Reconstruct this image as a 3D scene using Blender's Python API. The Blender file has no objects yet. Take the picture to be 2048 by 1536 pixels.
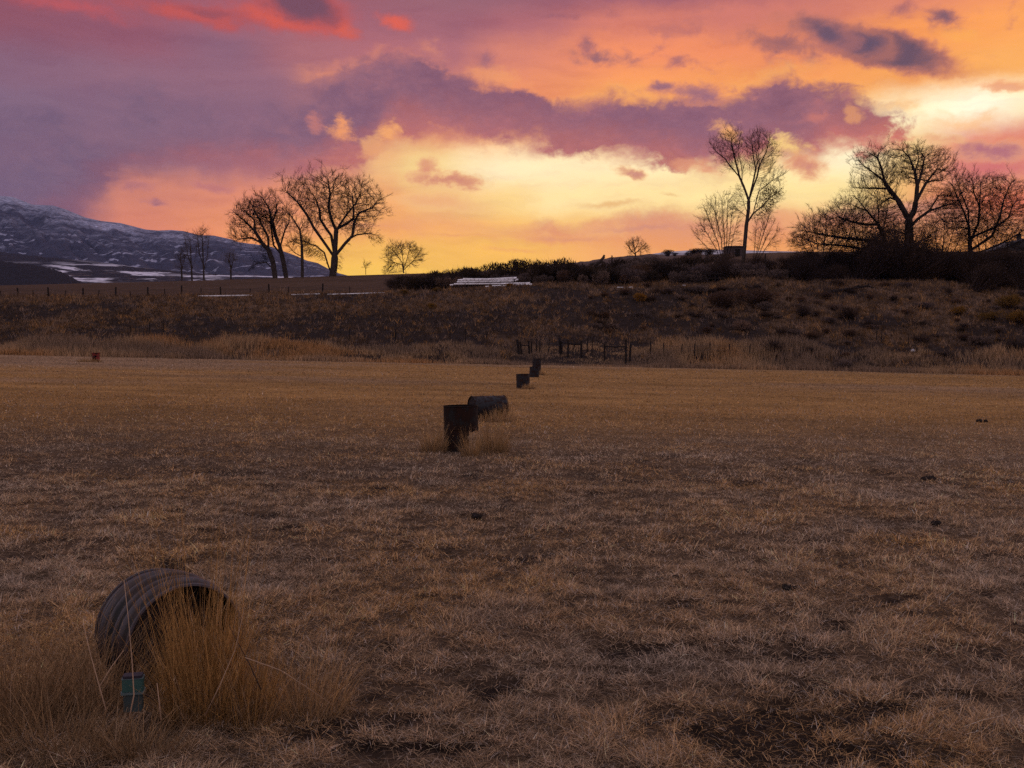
import bpy, math, random
import numpy as np
from mathutils import Vector, Matrix

SC = bpy.context.scene
COL = SC.collection
rad = math.radians
random.seed(7)
RNG = np.random.default_rng(11)

# ------------------------------------------------------------------ camera
F = 2000.0                      # focal length in photo pixels (2048 wide): a 35 mm lens
EYE = 1.75
PITCH = math.atan((768 - 695) / F)
cam_d = bpy.data.cameras.new('camera')
cam_d.sensor_width = 36.0
cam_d.lens = 36.0 * F / 2048.0
cam_d.clip_start = 0.1
cam_d.clip_end = 30000.0
cam = bpy.data.objects.new('camera', cam_d)
COL.objects.link(cam)
cam.location = (0, 0, EYE)
cam.rotation_euler = (math.pi / 2 - PITCH, 0, 0)
SC.camera = cam
SC.view_settings.view_transform = 'Standard'
SC.view_settings.look = 'None'
SC.view_settings.exposure = 0.0
SC.view_settings.gamma = 1.0
SC.cycles.use_denoising = False
SC.cycles.max_bounces = 5
SC.cycles.diffuse_bounces = 3
SC.cycles.transmission_bounces = 3
SC.cycles.volume_bounces = 0
SC.cycles.transparent_max_bounces = 4

def ray(px, py):
    """world direction through a point of the 2048 x 1536 photograph"""
    x = (px - 1024) / F
    y = (768 - py) / F
    c, s = math.cos(PITCH), math.sin(PITCH)
    return (x, c + y * s, -s + y * c)

def at(px, py, Y):
    """the world point at distance Y ahead that the photograph shows at px, py"""
    d = ray(px, py)
    t = Y / d[1]
    return Vector((d[0] * t, Y, EYE + d[2] * t))

def ang(px, py):
    """azimuth and elevation of a photo point, in units of 1/2000 radian"""
    x, y, z = ray(px, py)
    return F * math.atan2(x, y), F * math.atan2(z, math.hypot(x, y))

def lin(c):
    out = []
    for v in c:
        v = v / 255.0
        out.append(v / 12.92 if v <= 0.04045 else ((v + 0.055) / 1.055) ** 2.4)
    return (out[0], out[1], out[2], 1.0)

# ------------------------------------------------------------------ node helper
class Nodes:
    def __init__(self, tree):
        self.t = tree
        tree.nodes.clear()
    def new(self, kind, **kw):
        n = self.t.nodes.new(kind)
        for k, v in kw.items():
            setattr(n, k, v)
        return n
    def put(self, sock, v):
        if v is None:
            return
        if isinstance(v, bpy.types.NodeSocket):
            self.t.links.new(v, sock)
        else:
            if isinstance(v, (tuple, list)) and sock.type == 'RGBA' and len(v) == 3:
                v = (*v, 1.0)
            sock.default_value = v
    def m(self, op, a, b=None, c=None, clamp=False):
        n = self.new('ShaderNodeMath', operation=op, use_clamp=clamp)
        for i, v in enumerate((a, b, c)):
            self.put(n.inputs[i], v)
        return n.outputs[0]
    def rng(self, v, a, b, c=0.0, d=1.0, smooth=True):
        n = self.new('ShaderNodeMapRange')
        n.interpolation_type = 'SMOOTHSTEP' if smooth else 'LINEAR'
        self.put(n.inputs['Value'], v)
        self.put(n.inputs['From Min'], a); self.put(n.inputs['From Max'], b)
        self.put(n.inputs['To Min'], c); self.put(n.inputs['To Max'], d)
        return n.outputs[0]
    def mix(self, f, a, b, blend='MIX'):
        n = self.new('ShaderNodeMix', data_type='RGBA', blend_type=blend)
        self.put(n.inputs[0], f); self.put(n.inputs[6], a); self.put(n.inputs[7], b)
        return n.outputs[2]
    def noise(self, vec, scale, detail=4.0, rough=0.55, dist=0.0, dims='3D', out=0):
        n = self.new('ShaderNodeTexNoise', noise_dimensions=dims)
        self.put(n.inputs['Vector'], vec)
        n.inputs['Scale'].default_value = scale
        n.inputs['Detail'].default_value = detail
        n.inputs['Roughness'].default_value = rough
        n.inputs['Distortion'].default_value = dist
        return n.outputs[out]
    def ramp(self, v, pts, interp='LINEAR'):
        n = self.new('ShaderNodeValToRGB')
        r = n.color_ramp
        r.interpolation = interp
        pts = sorted(pts)
        while len(r.elements) < len(pts):
            r.elements.new(0.5)
        for e, (p, c) in zip(r.elements, pts):
            e.position = p
            e.color = c if len(c) == 4 else (*c, 1)
        self.put(n.inputs[0], v)
        return n.outputs[0]
    def curve(self, v, pts):
        n = self.new('ShaderNodeFloatCurve')
        c = n.mapping.curves[0]
        pts = sorted(pts)
        while len(c.points) < len(pts):
            c.points.new(0.5, 0.5)
        for p, (x, y) in zip(c.points, pts):
            p.location = (x, y)
            p.handle_type = 'AUTO'
        n.mapping.update()
        self.put(n.inputs['Value'], v)
        return n.outputs[0]
    def comb(self, x, y, z=0.0):
        n = self.new('ShaderNodeCombineXYZ')
        self.put(n.inputs[0], x); self.put(n.inputs[1], y); self.put(n.inputs[2], z)
        return n.outputs[0]
    def sep(self, v):
        n = self.new('ShaderNodeSeparateXYZ')
        self.put(n.inputs[0], v)
        return n.outputs
    def vscale(self, v, s):
        n = self.new('ShaderNodeVectorMath', operation='MULTIPLY')
        self.put(n.inputs[0], v); n.inputs[1].default_value = s
        return n.outputs[0]

# ------------------------------------------------------------------ sky: sunset clouds by azimuth and elevation
world = bpy.data.worlds.new('World')
SC.world = world
world.use_nodes = True
world.cycles.sampling_method = 'MANUAL'
world.cycles.sample_map_resolution = 512

def build_sky():
    N = Nodes(world.node_tree)
    tc = N.new('ShaderNodeTexCoord')
    d = tc.outputs['Generated']
    x, y, z = N.sep(d)
    a = N.m('MULTIPLY', N.m('ARCTAN2', x, y), F)
    e = N.m('MULTIPLY', N.m('ARCSINE', z), F)
    P0 = N.comb(N.m('DIVIDE', a, 230.0), N.m('DIVIDE', e, 120.0), 3.7)
    w1 = N.noise(P0, 1.0, 3.0, 0.5, out=1)
    P1 = N.comb(N.m('DIVIDE', a, 62.0), N.m('DIVIDE', e, 44.0), 1.3)
    w2 = N.noise(P1, 1.0, 7.0, 0.64, out=1)
    r1, g1, _ = N.sep(w1)
    r2, g2, b2 = N.sep(w2)
    def warp(base, n1, k1, n2, k2):
        s = N.m('MULTIPLY_ADD', N.m('SUBTRACT', n1, 0.5), k1, base)
        return N.m('MULTIPLY_ADD', N.m('SUBTRACT', n2, 0.5), k2, s)
    aw = warp(a, r1, 60.0, r2, 48.0)
    ew = warp(e, g1, 32.0, g2, 36.0)
    A0, A1 = -1100.0, 1100.0
    t = N.rng(aw, A0, A1, 0.0, 1.0, smooth=False)
    def tpos(px, py=300):
        return min(1.0, max(0.0, (ang(px, py)[0] - A0) / (A1 - A0)))
    col = None
    prev = None
    for py, pts in SKY_ROWS:
        el = ang(1024, py)[1]
        c = N.ramp(t, [(tpos(px, py), lin(rgb)) for px, rgb in pts], 'EASE')
        col = c if col is None else N.mix(N.rng(ew, prev, el), col, c)
        prev = el
    V = N.comb(aw, ew, 0.0)
    puff = N.noise(N.comb(N.m('DIVIDE', a, 50.0), N.m('DIVIDE', e, 34.0), 5.5), 1.0, 8.0, 0.63, 0.35)
    puffc = N.m('SUBTRACT', puff, 0.5)
    lump = N.noise(N.comb(N.m('DIVIDE', aw, 125.0), N.m('DIVIDE', ew, 72.0), 2.2), 1.0, 4.0, 0.55)
    lumpc = N.m('SUBTRACT', lump, 0.5)
    # thin streaks of high cloud
    st = N.noise(N.comb(N.m('DIVIDE', aw, 190.0), N.m('DIVIDE', ew, 34.0), 9.1), 1.0, 5.0, 0.6)
    col = N.mix(1.0, col, N.ramp(st, [(0.28, (0.90, 0.86, 0.90)), (0.5, (1, 1, 1)), (0.75, (1.08, 1.07, 1.04))]), 'MULTIPLY')
    # scattered thin mauve patches in the upper right
    reg = N.m('MULTIPLY', N.rng(a, ang(960, 100)[0], ang(1250, 100)[0]), N.m('MULTIPLY', N.rng(e, ang(1024, 190)[1], ang(1024, 130)[1]), N.rng(e, ang(1024, -120)[1], ang(1024, 20)[1])))
    thin = N.rng(N.m('ADD', lumpc, N.m('MULTIPLY', puffc, 0.8)), 0.06, 0.30)
    col = N.mix(N.m('MULTIPLY', N.m('MULTIPLY', thin, reg), 0.6), col, lin((186, 112, 108)))

    def oval(px, py, rx, ry, rot=0.0, k=0.55):
        ca, ce = ang(px, py)
        n = N.new('ShaderNodeMapping', vector_type='TEXTURE')
        N.put(n.inputs['Vector'], V)
        n.inputs['Location'].default_value = (ca, ce, 0)
        n.inputs['Rotation'].default_value = (0, 0, rad(-rot))
        n.inputs['Scale'].default_value = (rx, ry, 1)
        L = N.new('ShaderNodeVectorMath', operation='LENGTH')
        N.put(L.inputs[0], n.outputs[0])
        f = N.m('SUBTRACT', 1.0, L.outputs['Value'])
        return N.m('MULTIPLY_ADD', puffc, k * 2.4, f)

    def band(top, bot):
        """height below the upper and above the lower outline of a long cloud, given by photo points"""
        lo, hi = 0.0, 900.0
        def cv(pts):
            o = N.curve(t, [(tpos(px, py), (ang(px, py)[1] - lo) / (hi - lo)) for px, py in pts])
            return N.m('MULTIPLY', o, hi)
        return N.m('SUBTRACT', cv(top), ew), N.m('SUBTRACT', ew, cv(bot))

    def over(col, f, lo, hi, colour, op=1.0):
        al = N.rng(f, lo, hi)
        if op != 1.0:
            al = N.m('MULTIPLY', al, op)
        return N.mix(al, col, colour)

    # low bank of pink cloud along the horizon
    up, dn = band(SKY_LOW_TOP, SKY_LOW_BOT)
    f = N.m('MULTIPLY_ADD', puffc, 40.0, N.m('MINIMUM', up, N.m('MULTIPLY', dn, 0.7)))
    lowc = N.ramp(N.rng(ew, ang(1024, 515)[1], ang(1024, 425)[1], smooth=False),
                  [(0.0, lin((252, 168, 84))), (0.35, lin((242, 158, 98))), (0.75, lin((228, 150, 114))), (1.0, lin((210, 144, 126)))])
    lowc = N.mix(N.rng(N.m('ADD', puffc, lumpc), -0.1, 0.25), lowc, N.mix(0.75, lowc, lin((250, 180, 118))))
    al = N.m('MULTIPLY', N.rng(f, -4.0, 24.0), N.rng(a, ang(1000, 450)[0], ang(1120, 450)[0], 0.45, 0.92))
    col = N.mix(al, col, lowc)

    # the broad mauve bank
    up, dn = band(SKY_MAIN_TOP, SKY_MAIN_BOT)
    up = N.m('MULTIPLY_ADD', lumpc, 36.0, N.m('MULTIPLY_ADD', puffc, 66.0, up))
    dn = N.m('MULTIPLY_ADD', lumpc, 40.0, N.m('MULTIPLY_ADD', puffc, 84.0, dn))
    softt = N.rng(a, ang(420, 150)[0], ang(700, 150)[0], 130.0, 24.0)
    softb = N.rng(a, ang(350, 350)[0], ang(800, 350)[0], 60.0, 34.0)
    vary = N.rng(lump, 0.30, 0.72, 0.45, 2.1)
    softt = N.m('MULTIPLY', softt, vary); softb = N.m('MULTIPLY', softb, vary)
    aT = N.rng(N.m('DIVIDE', up, softt), -0.15, 1.0)
    aB = N.rng(N.m('DIVIDE', dn, softb), -0.15, 1.0)
    al = N.m('MULTIPLY', aT, aB)
    end = N.m('MULTIPLY_ADD', puffc, 130.0, N.m('SUBTRACT', ang(1835, 260)[0], aw))
    al = N.m('MULTIPLY', al, N.rng(end, 0.0, 34.0))
    core = N.ramp(t, [(tpos(px), lin(c)) for px, c in SKY_MAIN_CORE])
    under = N.ramp(t, [(tpos(px), lin(c)) for px, c in SKY_MAIN_UNDER])
    mc = N.mix(N.rng(N.m('MULTIPLY_ADD', lumpc, 90.0, dn), 10.0, 100.0), under, core)
    mod = N.m('MULTIPLY_ADD', puffc, 0.75, N.m('MULTIPLY', lumpc, 0.9))
    mod = N.m('MULTIPLY', mod, N.rng(a, ang(300, 300)[0], ang(720, 300)[0], 0.35, 1.0))
    mc = N.mix(1.0, mc, N.ramp(N.m('ADD', mod, 0.5), [(0.18, (0.74, 0.73, 0.82)), (0.42, (0.93, 0.93, 0.97)), (0.55, (1.03, 1.01, 1)), (0.68, (1.22, 1.12, 1.02)), (0.85, (1.5, 1.28, 1.06))]), 'MULTIPLY')
    bil = N.m('ABSOLUTE', N.m('SUBTRACT', N.noise(N.comb(N.m('DIVIDE', aw, 46.0), N.m('DIVIDE', ew, 27.0), 7.7), 1.0, 5.0, 0.6), 0.5))
    mc = N.mix(1.0, mc, N.ramp(bil, [(0.0, (0.95, 0.94, 0.97)), (0.08, (1.0, 1.0, 1.0)), (0.28, (1.16, 1.08, 1.02))]), 'MULTIPLY')
    rimw = N.m('MULTIPLY', N.m('MULTIPLY', N.rng(up, -26.0, 2.0), N.rng(up, 2.0, 26.0, 1.0, 0.0)), N.rng(a, ang(560, 140)[0], ang(640, 140)[0]))
    rimw = N.m('MULTIPLY', rimw, N.rng(lumpc, -0.12, 0.14))
    col = N.mix(N.m('MULTIPLY', rimw, 0.55), col, N.mix(N.rng(a, ang(800, 140)[0], ang(1200, 140)[0]), lin((242, 150, 104)), lin((255, 180, 98))))
    al = N.m('MULTIPLY', al, N.rng(N.m('MULTIPLY_ADD', puffc, 0.5, lumpc), 0.34, 0.17, 0.72, 1.0))
    col = N.mix(al, col, mc)
    # openings in the bank where the bright sky shows through
    for (px, py, rx, ry, rot, c, op) in SKY_HOLES:
        col = over(col, oval(px, py, rx, ry, rot, 1.2), -0.15, 0.75, lin(c), op)
    # separate clouds
    for (px, py, rx, ry, rot, k, soft, cc, rc, op) in SKY_CLOUDS:
        f = oval(px, py, rx, ry, rot, k)
        c = N.mix(N.rng(f, 0.12, 0.15 + soft * 1.3), lin(rc), lin(cc))
        col = over(col, f, 0.0, soft, c, op)

    # the rest of the dome: calm lavender dusk
    back = N.ramp(N.rng(z, -0.05, 1.0, smooth=False), [(0.0, lin(DOME[0])), (0.22, lin(DOME[1])), (0.5, lin(DOME[2])), (1.0, lin(DOME[3]))])
    f = N.rng(N.m('ADD', y, N.m('MULTIPLY', z, -0.25)), 0.70, 0.25)
    col = N.mix(f, col, back)
    bg = N.new('ShaderNodeBackground')
    N.put(bg.inputs['Color'], col)
    bg.inputs['Strength'].default_value = SKY_STRENGTH
    out = N.new('ShaderNodeOutputWorld')
    N.t.links.new(bg.outputs[0], out.inputs[0])

SKY_STRENGTH = 1.06
DOME = ((172, 146, 152), (204, 186, 194), (204, 190, 202), (196, 184, 202))
SKY_ROWS = [
    (560, [(-200, (120, 85, 102)), (150, (150, 95, 108)), (380, (226, 138, 96)), (520, (252, 168, 82)), (700, (255, 202, 84)), (1024, (255, 200, 84)), (1250, (254, 184, 92)), (1500, (250, 170, 88)), (1750, (246, 140, 72)), (2100, (222, 108, 76))]),
    (510, [(-200, (120, 86, 104)), (150, (160, 100, 110)), (380, (238, 138, 92)), (520, (250, 160, 86)), (700, (255, 194, 88)), (1024, (255, 192, 88)), (1250, (250, 174, 104)), (1500, (248, 164, 104)), (1750, (244, 140, 76)), (2100, (220, 112, 84))]),
    (455, [(-200, (122, 88, 108)), (120, (135, 92, 110)), (256, (222, 134, 104)), (512, (242, 152, 98)), (768, (252, 174, 96)), (900, (254, 182, 100)), (1024, (255, 194, 104)), (1280, (254, 204, 122)), (1536, (250, 186, 120)), (1760, (244, 162, 102)), (1900, (238, 145, 96)), (2100, (220, 116, 92))]),
    (400, [(-200, (122, 92, 112)), (150, (136, 94, 112)), (250, (216, 134, 108)), (512, (230, 142, 106)), (760, (252, 176, 106)), (880, (252, 198, 128)), (1020, (264, 222, 140)), (1100, (268, 236, 166)), (1400, (268, 236, 162)), (1690, (266, 236, 158)), (1800, (248, 192, 112)), (1920, (234, 134, 88)), (2100, (218, 108, 88))]),
    (335, [(-200, (122, 96, 120)), (256, (142, 102, 118)), (512, (168, 108, 116)), (700, (210, 132, 110)), (770, (246, 190, 126)), (830, (255, 216, 140)), (1000, (268, 244, 192)), (1300, (268, 242, 186)), (1500, (264, 230, 154)), (1700, (268, 250, 204)), (1820, (253, 210, 138)), (1920, (232, 130, 104)), (2100, (226, 116, 98))]),
    (255, [(-200, (130, 102, 124)), (512, (146, 104, 122)), (760, (220, 138, 108)), (1024, (246, 160, 98)), (1400, (250, 170, 96)), (1700, (252, 192, 112)), (1790, (266, 250, 200)), (1950, (270, 262, 226)), (2100, (266, 248, 190))]),
    (185, [(-200, (134, 98, 118)), (512, (150, 104, 120)), (760, (206, 128, 112)), (1024, (240, 146, 100)), (1280, (252, 162, 90)), (1560, (250, 158, 88)), (1800, (250, 166, 86)), (2100, (254, 178, 92))]),
    (110, [(-200, (138, 80, 94)), (256, (146, 88, 104)), (450, (142, 98, 116)), (600, (172, 108, 114)), (760, (180, 110, 116)), (900, (178, 110, 116)), (1024, (218, 132, 110)), (1250, (246, 146, 98)), (1560, (240, 142, 94)), (1800, (250, 156, 84)), (2100, (254, 166, 86))]),
    (45, [(-200, (148, 76, 88)), (256, (160, 90, 102)), (512, (164, 96, 108)), (900, (162, 102, 113)), (1050, (180, 108, 112)), (1250, (216, 126, 106)), (1500, (206, 120, 106)), (1800, (224, 134, 104)), (2100, (246, 152, 94))]),
    (-10, [(-200, (146, 74, 86)), (512, (158, 88, 98)), (900, (150, 98, 110)), (1250, (160, 96, 108)), (1600, (166, 98, 108)), (1850, (204, 120, 106)), (2100, (228, 136, 104))]),
    (-220, [(-200, (136, 88, 106)), (900, (146, 98, 116)), (2100, (170, 106, 112))]),
    (-700, [(-200, (170, 150, 172)), (2100, (180, 156, 172))]),
]
SKY_LOW_TOP = [(-200, 470), (430, 462), (560, 440), (760, 436), (880, 422), (935, 432), (1000, 442), (1065, 436), (1090, 428), (1130, 442), (1180, 438), (1220, 428), (1300, 420), (1390, 424), (1440, 430), (1560, 424), (1620, 426), (1660, 412), (1760, 398), (2100, 405)]
SKY_LOW_BOT = [(-200, 480), (500, 482), (760, 472), (900, 476), (1024, 492), (1200, 512), (1500, 530), (2100, 530)]
SKY_MAIN_TOP = [(-200, 185), (200, 150), (420, 146), (560, 156), (640, 140), (720, 114), (790, 106), (860, 116), (930, 140), (1000, 164), (1060, 180), (1150, 190), (1210, 182), (1290, 190), (1360, 184), (1440, 178), (1500, 164), (1560, 152), (1640, 150), (1700, 164), (1750, 196), (1800, 200), (1840, 230), (2100, 260)]
SKY_MAIN_BOT = [(-200, 520), (80, 470), (170, 425), (240, 378), (330, 350), (500, 362), (600, 372), (690, 350), (750, 325), (790, 288), (860, 288), (930, 296), (1010, 304), (1100, 318), (1200, 330), (1300, 346), (1400, 362), (1460, 356), (1530, 342), (1620, 344), (1670, 320), (1740, 326), (1800, 312), (2100, 310)]
SKY_MAIN_CORE = [(-200, (118, 96, 118)), (300, (126, 97, 117)), (620, (136, 97, 115)), (1000, (148, 97, 110)), (1350, (149, 100, 114)), (1600, (153, 101, 111)), (1800, (170, 106, 106))]
SKY_MAIN_UNDER = [(-200, (122, 94, 112)), (200, (140, 94, 108)), (480, (174, 106, 108)), (700, (198, 116, 106)), (1000, (184, 112, 110)), (1350, (196, 116, 106)), (1640, (206, 116, 100)), (1800, (216, 122, 98))]
SKY_HOLES = [
    (674, 262, 34, 30, -20, (248, 160, 100), 0.9),
    (620, 250, 30, 24, 0, (214, 130, 112), 0.6),
    (784, 264, 28, 24, 20, (250, 172, 104), 0.9),
    (745, 286, 34, 26, -30, (246, 176, 112), 0.7),
    (1460, 262, 34, 20, 25, (252, 178, 108), 0.9),
    (1578, 290, 36, 22, 10, (254, 208, 128), 0.95),
    (1550, 318, 28, 42, 0, (254, 212, 130), 0.6),
    (1718, 226, 24, 16, 40, (246, 168, 100), 0.55),
    (1380, 330, 60, 18, 10, (246, 170, 116), 0.5),
]
SKY_CLOUDS = [
    # px, py, half length, half height, tilt, ragged, softness, core, fringe, opacity
    (390, 26, 200, 22, 5, 0.55, 0.8, (202, 86, 74), (178, 82, 82), 0.8),
    (585, 44, 160, 32, 8, 0.35, 0.8, (226, 94, 66), (190, 86, 82), 0.95),
    (676, 50, 56, 28, 20, 0.4, 0.8, (242, 104, 66), (208, 94, 78), 0.92),
    (600, 10, 132, 52, 13, 0.2, 0.5, (118, 76, 92), (196, 88, 82), 0.97),
    (420, 24, 90, 12, 6, 0.5, 0.7, (140, 78, 90), (180, 84, 84), 0.7),
    (120, 12, 170, 22, 4, 0.6, 0.9, (198, 88, 88), (172, 84, 90), 0.75),
    (788, 42, 46, 24, 18, 0.5, 0.7, (230, 98, 72), (200, 96, 88), 0.9),
    (1738, 92, 215, 40, 19, 0.18, 0.36, (98, 76, 94), (206, 124, 98), 0.97),
    (1690, 78, 120, 32, 20, 0.15, 0.4, (102, 80, 98), (190, 116, 96), 0.95),
    (1636, 60, 92, 38, 22, 0.35, 0.55, (112, 84, 100), (196, 118, 102), 0.8),
    (1560, 88, 112, 34, 14, 0.6, 0.7, (126, 88, 102), (204, 122, 102), 0.75),
    (1896, 38, 58, 22, 20, 0.85, 0.8, (118, 86, 102), (200, 120, 102), 0.92),
    (1806, 24, 46, 22, 8, 1.0, 1.0, (146, 94, 104), (196, 114, 104), 0.75),
    (1940, 74, 70, 22, 10, 0.7, 0.8, (255, 178, 80), (250, 164, 86), 0.6),
    (1214, 116, 100, 22, 10, 0.95, 0.8, (140, 96, 108), (214, 130, 104), 0.9),
    (1176, 88, 32, 20, 14, 0.6, 0.7, (142, 96, 108), (204, 120, 106), 0.85),
    (1348, 120, 52, 16, 20, 0.95, 0.8, (164, 104, 108), (222, 132, 102), 0.85),
    (975, 118, 36, 26, 0, 0.6, 0.8, (154, 102, 116), (190, 116, 112), 0.8),
    (1390, 186, 105, 24, 5, 0.6, 0.6, (158, 106, 120), (226, 142, 104), 0.92),
    (1330, 172, 40, 16, 8, 0.6, 0.6, (150, 102, 118), (226, 142, 104), 0.9),
    (1120, 28, 70, 13, 4, 0.8, 0.9, (144, 90, 104), (166, 100, 108), 0.6),
    (1220, 20, 60, 14, 30, 0.8, 0.9, (160, 98, 106), (190, 110, 106), 0.5),
    (1990, 340, 160, 62, 6, 0.45, 0.6, (216, 116, 110), (246, 170, 118), 0.95),
    (1970, 306, 80, 26, 8, 0.55, 0.6, (180, 110, 120), (240, 166, 124), 0.9),
    (2040, 404, 150, 50, 4, 0.4, 0.7, (240, 120, 78), (240, 136, 88), 0.8),
    (1880, 280, 46, 16, 0, 0.8, 0.8, (230, 156, 116), (252, 204, 140), 0.7),
    (2010, 172, 66, 13, 4, 0.7, 0.8, (230, 136, 94), (250, 160, 90), 0.7),
    (890, 360, 84, 22, 4, 0.75, 0.6, (214, 136, 110), (248, 186, 128), 0.95),
    (850, 332, 26, 20, -20, 0.6, 0.7, (226, 150, 114), (250, 198, 134), 0.85),
    (1256, 350, 50, 15, 8, 0.8, 0.7, (206, 130, 112), (248, 190, 130), 0.9),
    (1610, 330, 54, 30, 30, 0.6, 0.7, (206, 122, 106), (246, 172, 112), 0.85),
    (1224, 410, 92, 10, 1, 0.35, 0.8, (242, 188, 118), (252, 210, 142), 0.85),
    (1338, 394, 34, 7, 0, 0.4, 0.9, (242, 194, 124), (252, 216, 148), 0.8),
    (860, 404, 130, 20, 3, 0.3, 0.8, (246, 178, 120), (250, 194, 128), 0.85),
    (690, 448, 170, 11, 2, 0.5, 0.9, (232, 152, 110), (246, 168, 104), 0.7),
    (905, 468, 150, 9, 2, 0.5, 0.9, (236, 158, 104), (250, 180, 98), 0.65),
    (1150, 478, 170, 12, 3, 0.6, 0.9, (222, 148, 116), (246, 170, 104), 0.7),
    (1040, 500, 110, 8, 2, 0.6, 0.9, (240, 160, 104), (252, 184, 92), 0.6),
    (500, 424, 120, 9, 3, 0.6, 0.9, (220, 136, 108), (240, 150, 104), 0.65),
    (1300, 455, 130, 10, -3, 0.6, 0.9, (206, 140, 124), (228, 152, 118), 0.6),
    (312, 402, 36, 11, 8, 0.55, 0.8, (158, 104, 116), (196, 122, 116), 0.85),
    (268, 374, 40, 14, 0, 0.6, 0.9, (170, 108, 116), (196, 122, 116), 0.7),
    (430, 370, 80, 14, 4, 0.7, 0.9, (188, 114, 116), (210, 132, 116), 0.75),
    (1640, 236, 46, 18, 10, 0.8, 0.8, (214, 126, 106), (190, 114, 110), 0.6),
]
build_sky()

sun_d = bpy.data.lights.new('sun', 'SUN')
sun_d.energy = 0.25
sun_d.angle = rad(14)
sun_d.color = (1.0, 0.58, 0.30)
sun = bpy.data.objects.new('sun', sun_d)
COL.objects.link(sun)
_d = Vector(ray(1900, 250))
sun.rotation_euler = _d.to_track_quat('Z', 'Y').to_euler()
sun.location = (60, 120, 60)

# ------------------------------------------------------------------ scene helpers
def tag(o, label=None, cat=None, group=None, kind=None):
    if label: o['label'] = label
    if cat: o['category'] = cat
    if group: o['group'] = group
    if kind: o['kind'] = kind
    return o

def empty(name, loc, rz=0.0):
    o = bpy.data.objects.new(name, None)
    COL.objects.link(o)
    o.location = loc
    o.rotation_euler = (0, 0, rz)
    o.empty_display_size = 0.3
    return o

def obj(name, me, mat=None, parent=None):
    o = bpy.data.objects.new(name, me)
    COL.objects.link(o)
    if mat is not None:
        me.materials.append(mat)
    if parent is not None:
        o.parent = parent
    return o

def mesh_np(name, verts, faces, k, cols=None, smooth=False):
    """verts (n,3), faces (m,k) index array, cols (n,3) -> mesh"""
    verts = np.asarray(verts, dtype=np.float32); faces = np.asarray(faces, dtype=np.int32)
    me = bpy.data.meshes.new(name)
    n, m = len(verts), len(faces)
    me.vertices.add(n); me.vertices.foreach_set('co', verts.ravel())
    me.loops.add(m * k); me.loops.foreach_set('vertex_index', faces.ravel())
    me.polygons.add(m); me.polygons.foreach_set('loop_start', np.arange(0, m * k, k, dtype=np.int32))
    if smooth:
        me.polygons.foreach_set('use_smooth', np.ones(m, dtype=bool))
    me.update(calc_edges=True)
    if cols is not None:
        a = me.attributes.new('col', 'FLOAT_COLOR', 'POINT')
        c = np.ones((n, 4), dtype=np.float32); c[:, :3] = cols
        a.data.foreach_set('color', c.ravel())
    return me

class MB:
    """collects boxes, tubes and discs in one mesh"""
    def __init__(self):
        self.v = []; self.f = []
    def add(self, v, f):
        o = len(self.v)
        self.v += [tuple(p) for p in v]
        self.f += [tuple(i + o for i in q) for q in f]
    def box(self, c, s, rot=None):
        hx, hy, hz = s[0] / 2, s[1] / 2, s[2] / 2
        v = [Vector((a * hx, b * hy, d * hz)) for d in (-1, 1) for b in (-1, 1) for a in (-1, 1)]
        if rot is not None: v = [rot @ p for p in v]
        self.add([p + Vector(c) for p in v], [(0, 2, 3, 1), (4, 5, 7, 6), (0, 1, 5, 4), (2, 6, 7, 3), (0, 4, 6, 2), (1, 3, 7, 5)])
    def tube(self, pts, radii, n=8, cap=True):
        pts = [Vector(p) for p in pts]
        if not isinstance(radii, (list, tuple)): radii = [radii] * len(pts)
        o = len(self.v)
        for i, p in enumerate(pts):
            d = (pts[min(i + 1, len(pts) - 1)] - pts[max(i - 1, 0)]).normalized()
            u = d.orthogonal().normalized() if abs(d.z) > 0.9 else d.cross(Vector((0, 0, 1))).normalized()
            w = d.cross(u)
            for k in range(n):
                t = 2 * math.pi * k / n
                self.v.append(tuple(p + (u * math.cos(t) + w * math.sin(t)) * radii[i]))
        for i in range(len(pts) - 1):
            for k in range(n):
                a = o + i * n + k; b = o + i * n + (k + 1) % n
                self.f.append((a, b, b + n, a + n))
        if cap:
            self.f.append(tuple(o + k for k in range(n))[::-1])
            self.f.append(tuple(o + (len(pts) - 1) * n + k for k in range(n)))
    def build(self, name, mat, parent=None, smooth=False):
        me = bpy.data.meshes.new(name)
        me.from_pydata(self.v, [], self.f)
        if smooth:
            me.polygons.foreach_set('use_smooth', [True] * len(me.polygons))
        me.update()
        return obj(name, me, mat, parent)

# ------------------------------------------------------------------ value noise for numpy
_TAB = np.random.default_rng(3).random((256, 256))
def vnoise(x, y):
    xi = np.floor(x).astype(int); yi = np.floor(y).astype(int)
    fx = x - xi; fy = y - yi
    fx = fx * fx * (3 - 2 * fx); fy = fy * fy * (3 - 2 * fy)
    g = lambda i, j: _TAB[i & 255, j & 255]
    return (g(xi, yi) * (1 - fx) + g(xi + 1, yi) * fx) * (1 - fy) + (g(xi, yi + 1) * (1 - fx) + g(xi + 1, yi + 1) * fx) * fy
def fbm(x, y, o=4, r=0.5):
    x = np.asarray(x, float); y = np.asarray(y, float)
    s = 0; a = 1; t = 0
    for i in range(o):
        s = s + a * vnoise(x * 2 ** i + 17.3 * i, y * 2 ** i + 9.1 * i); t += a; a *= r
    return s / t
def sstep(a, b, x):
    t = np.clip((np.asarray(x, float) - a) / (b - a), 0, 1)
    return t * t * (3 - 2 * t)

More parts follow.
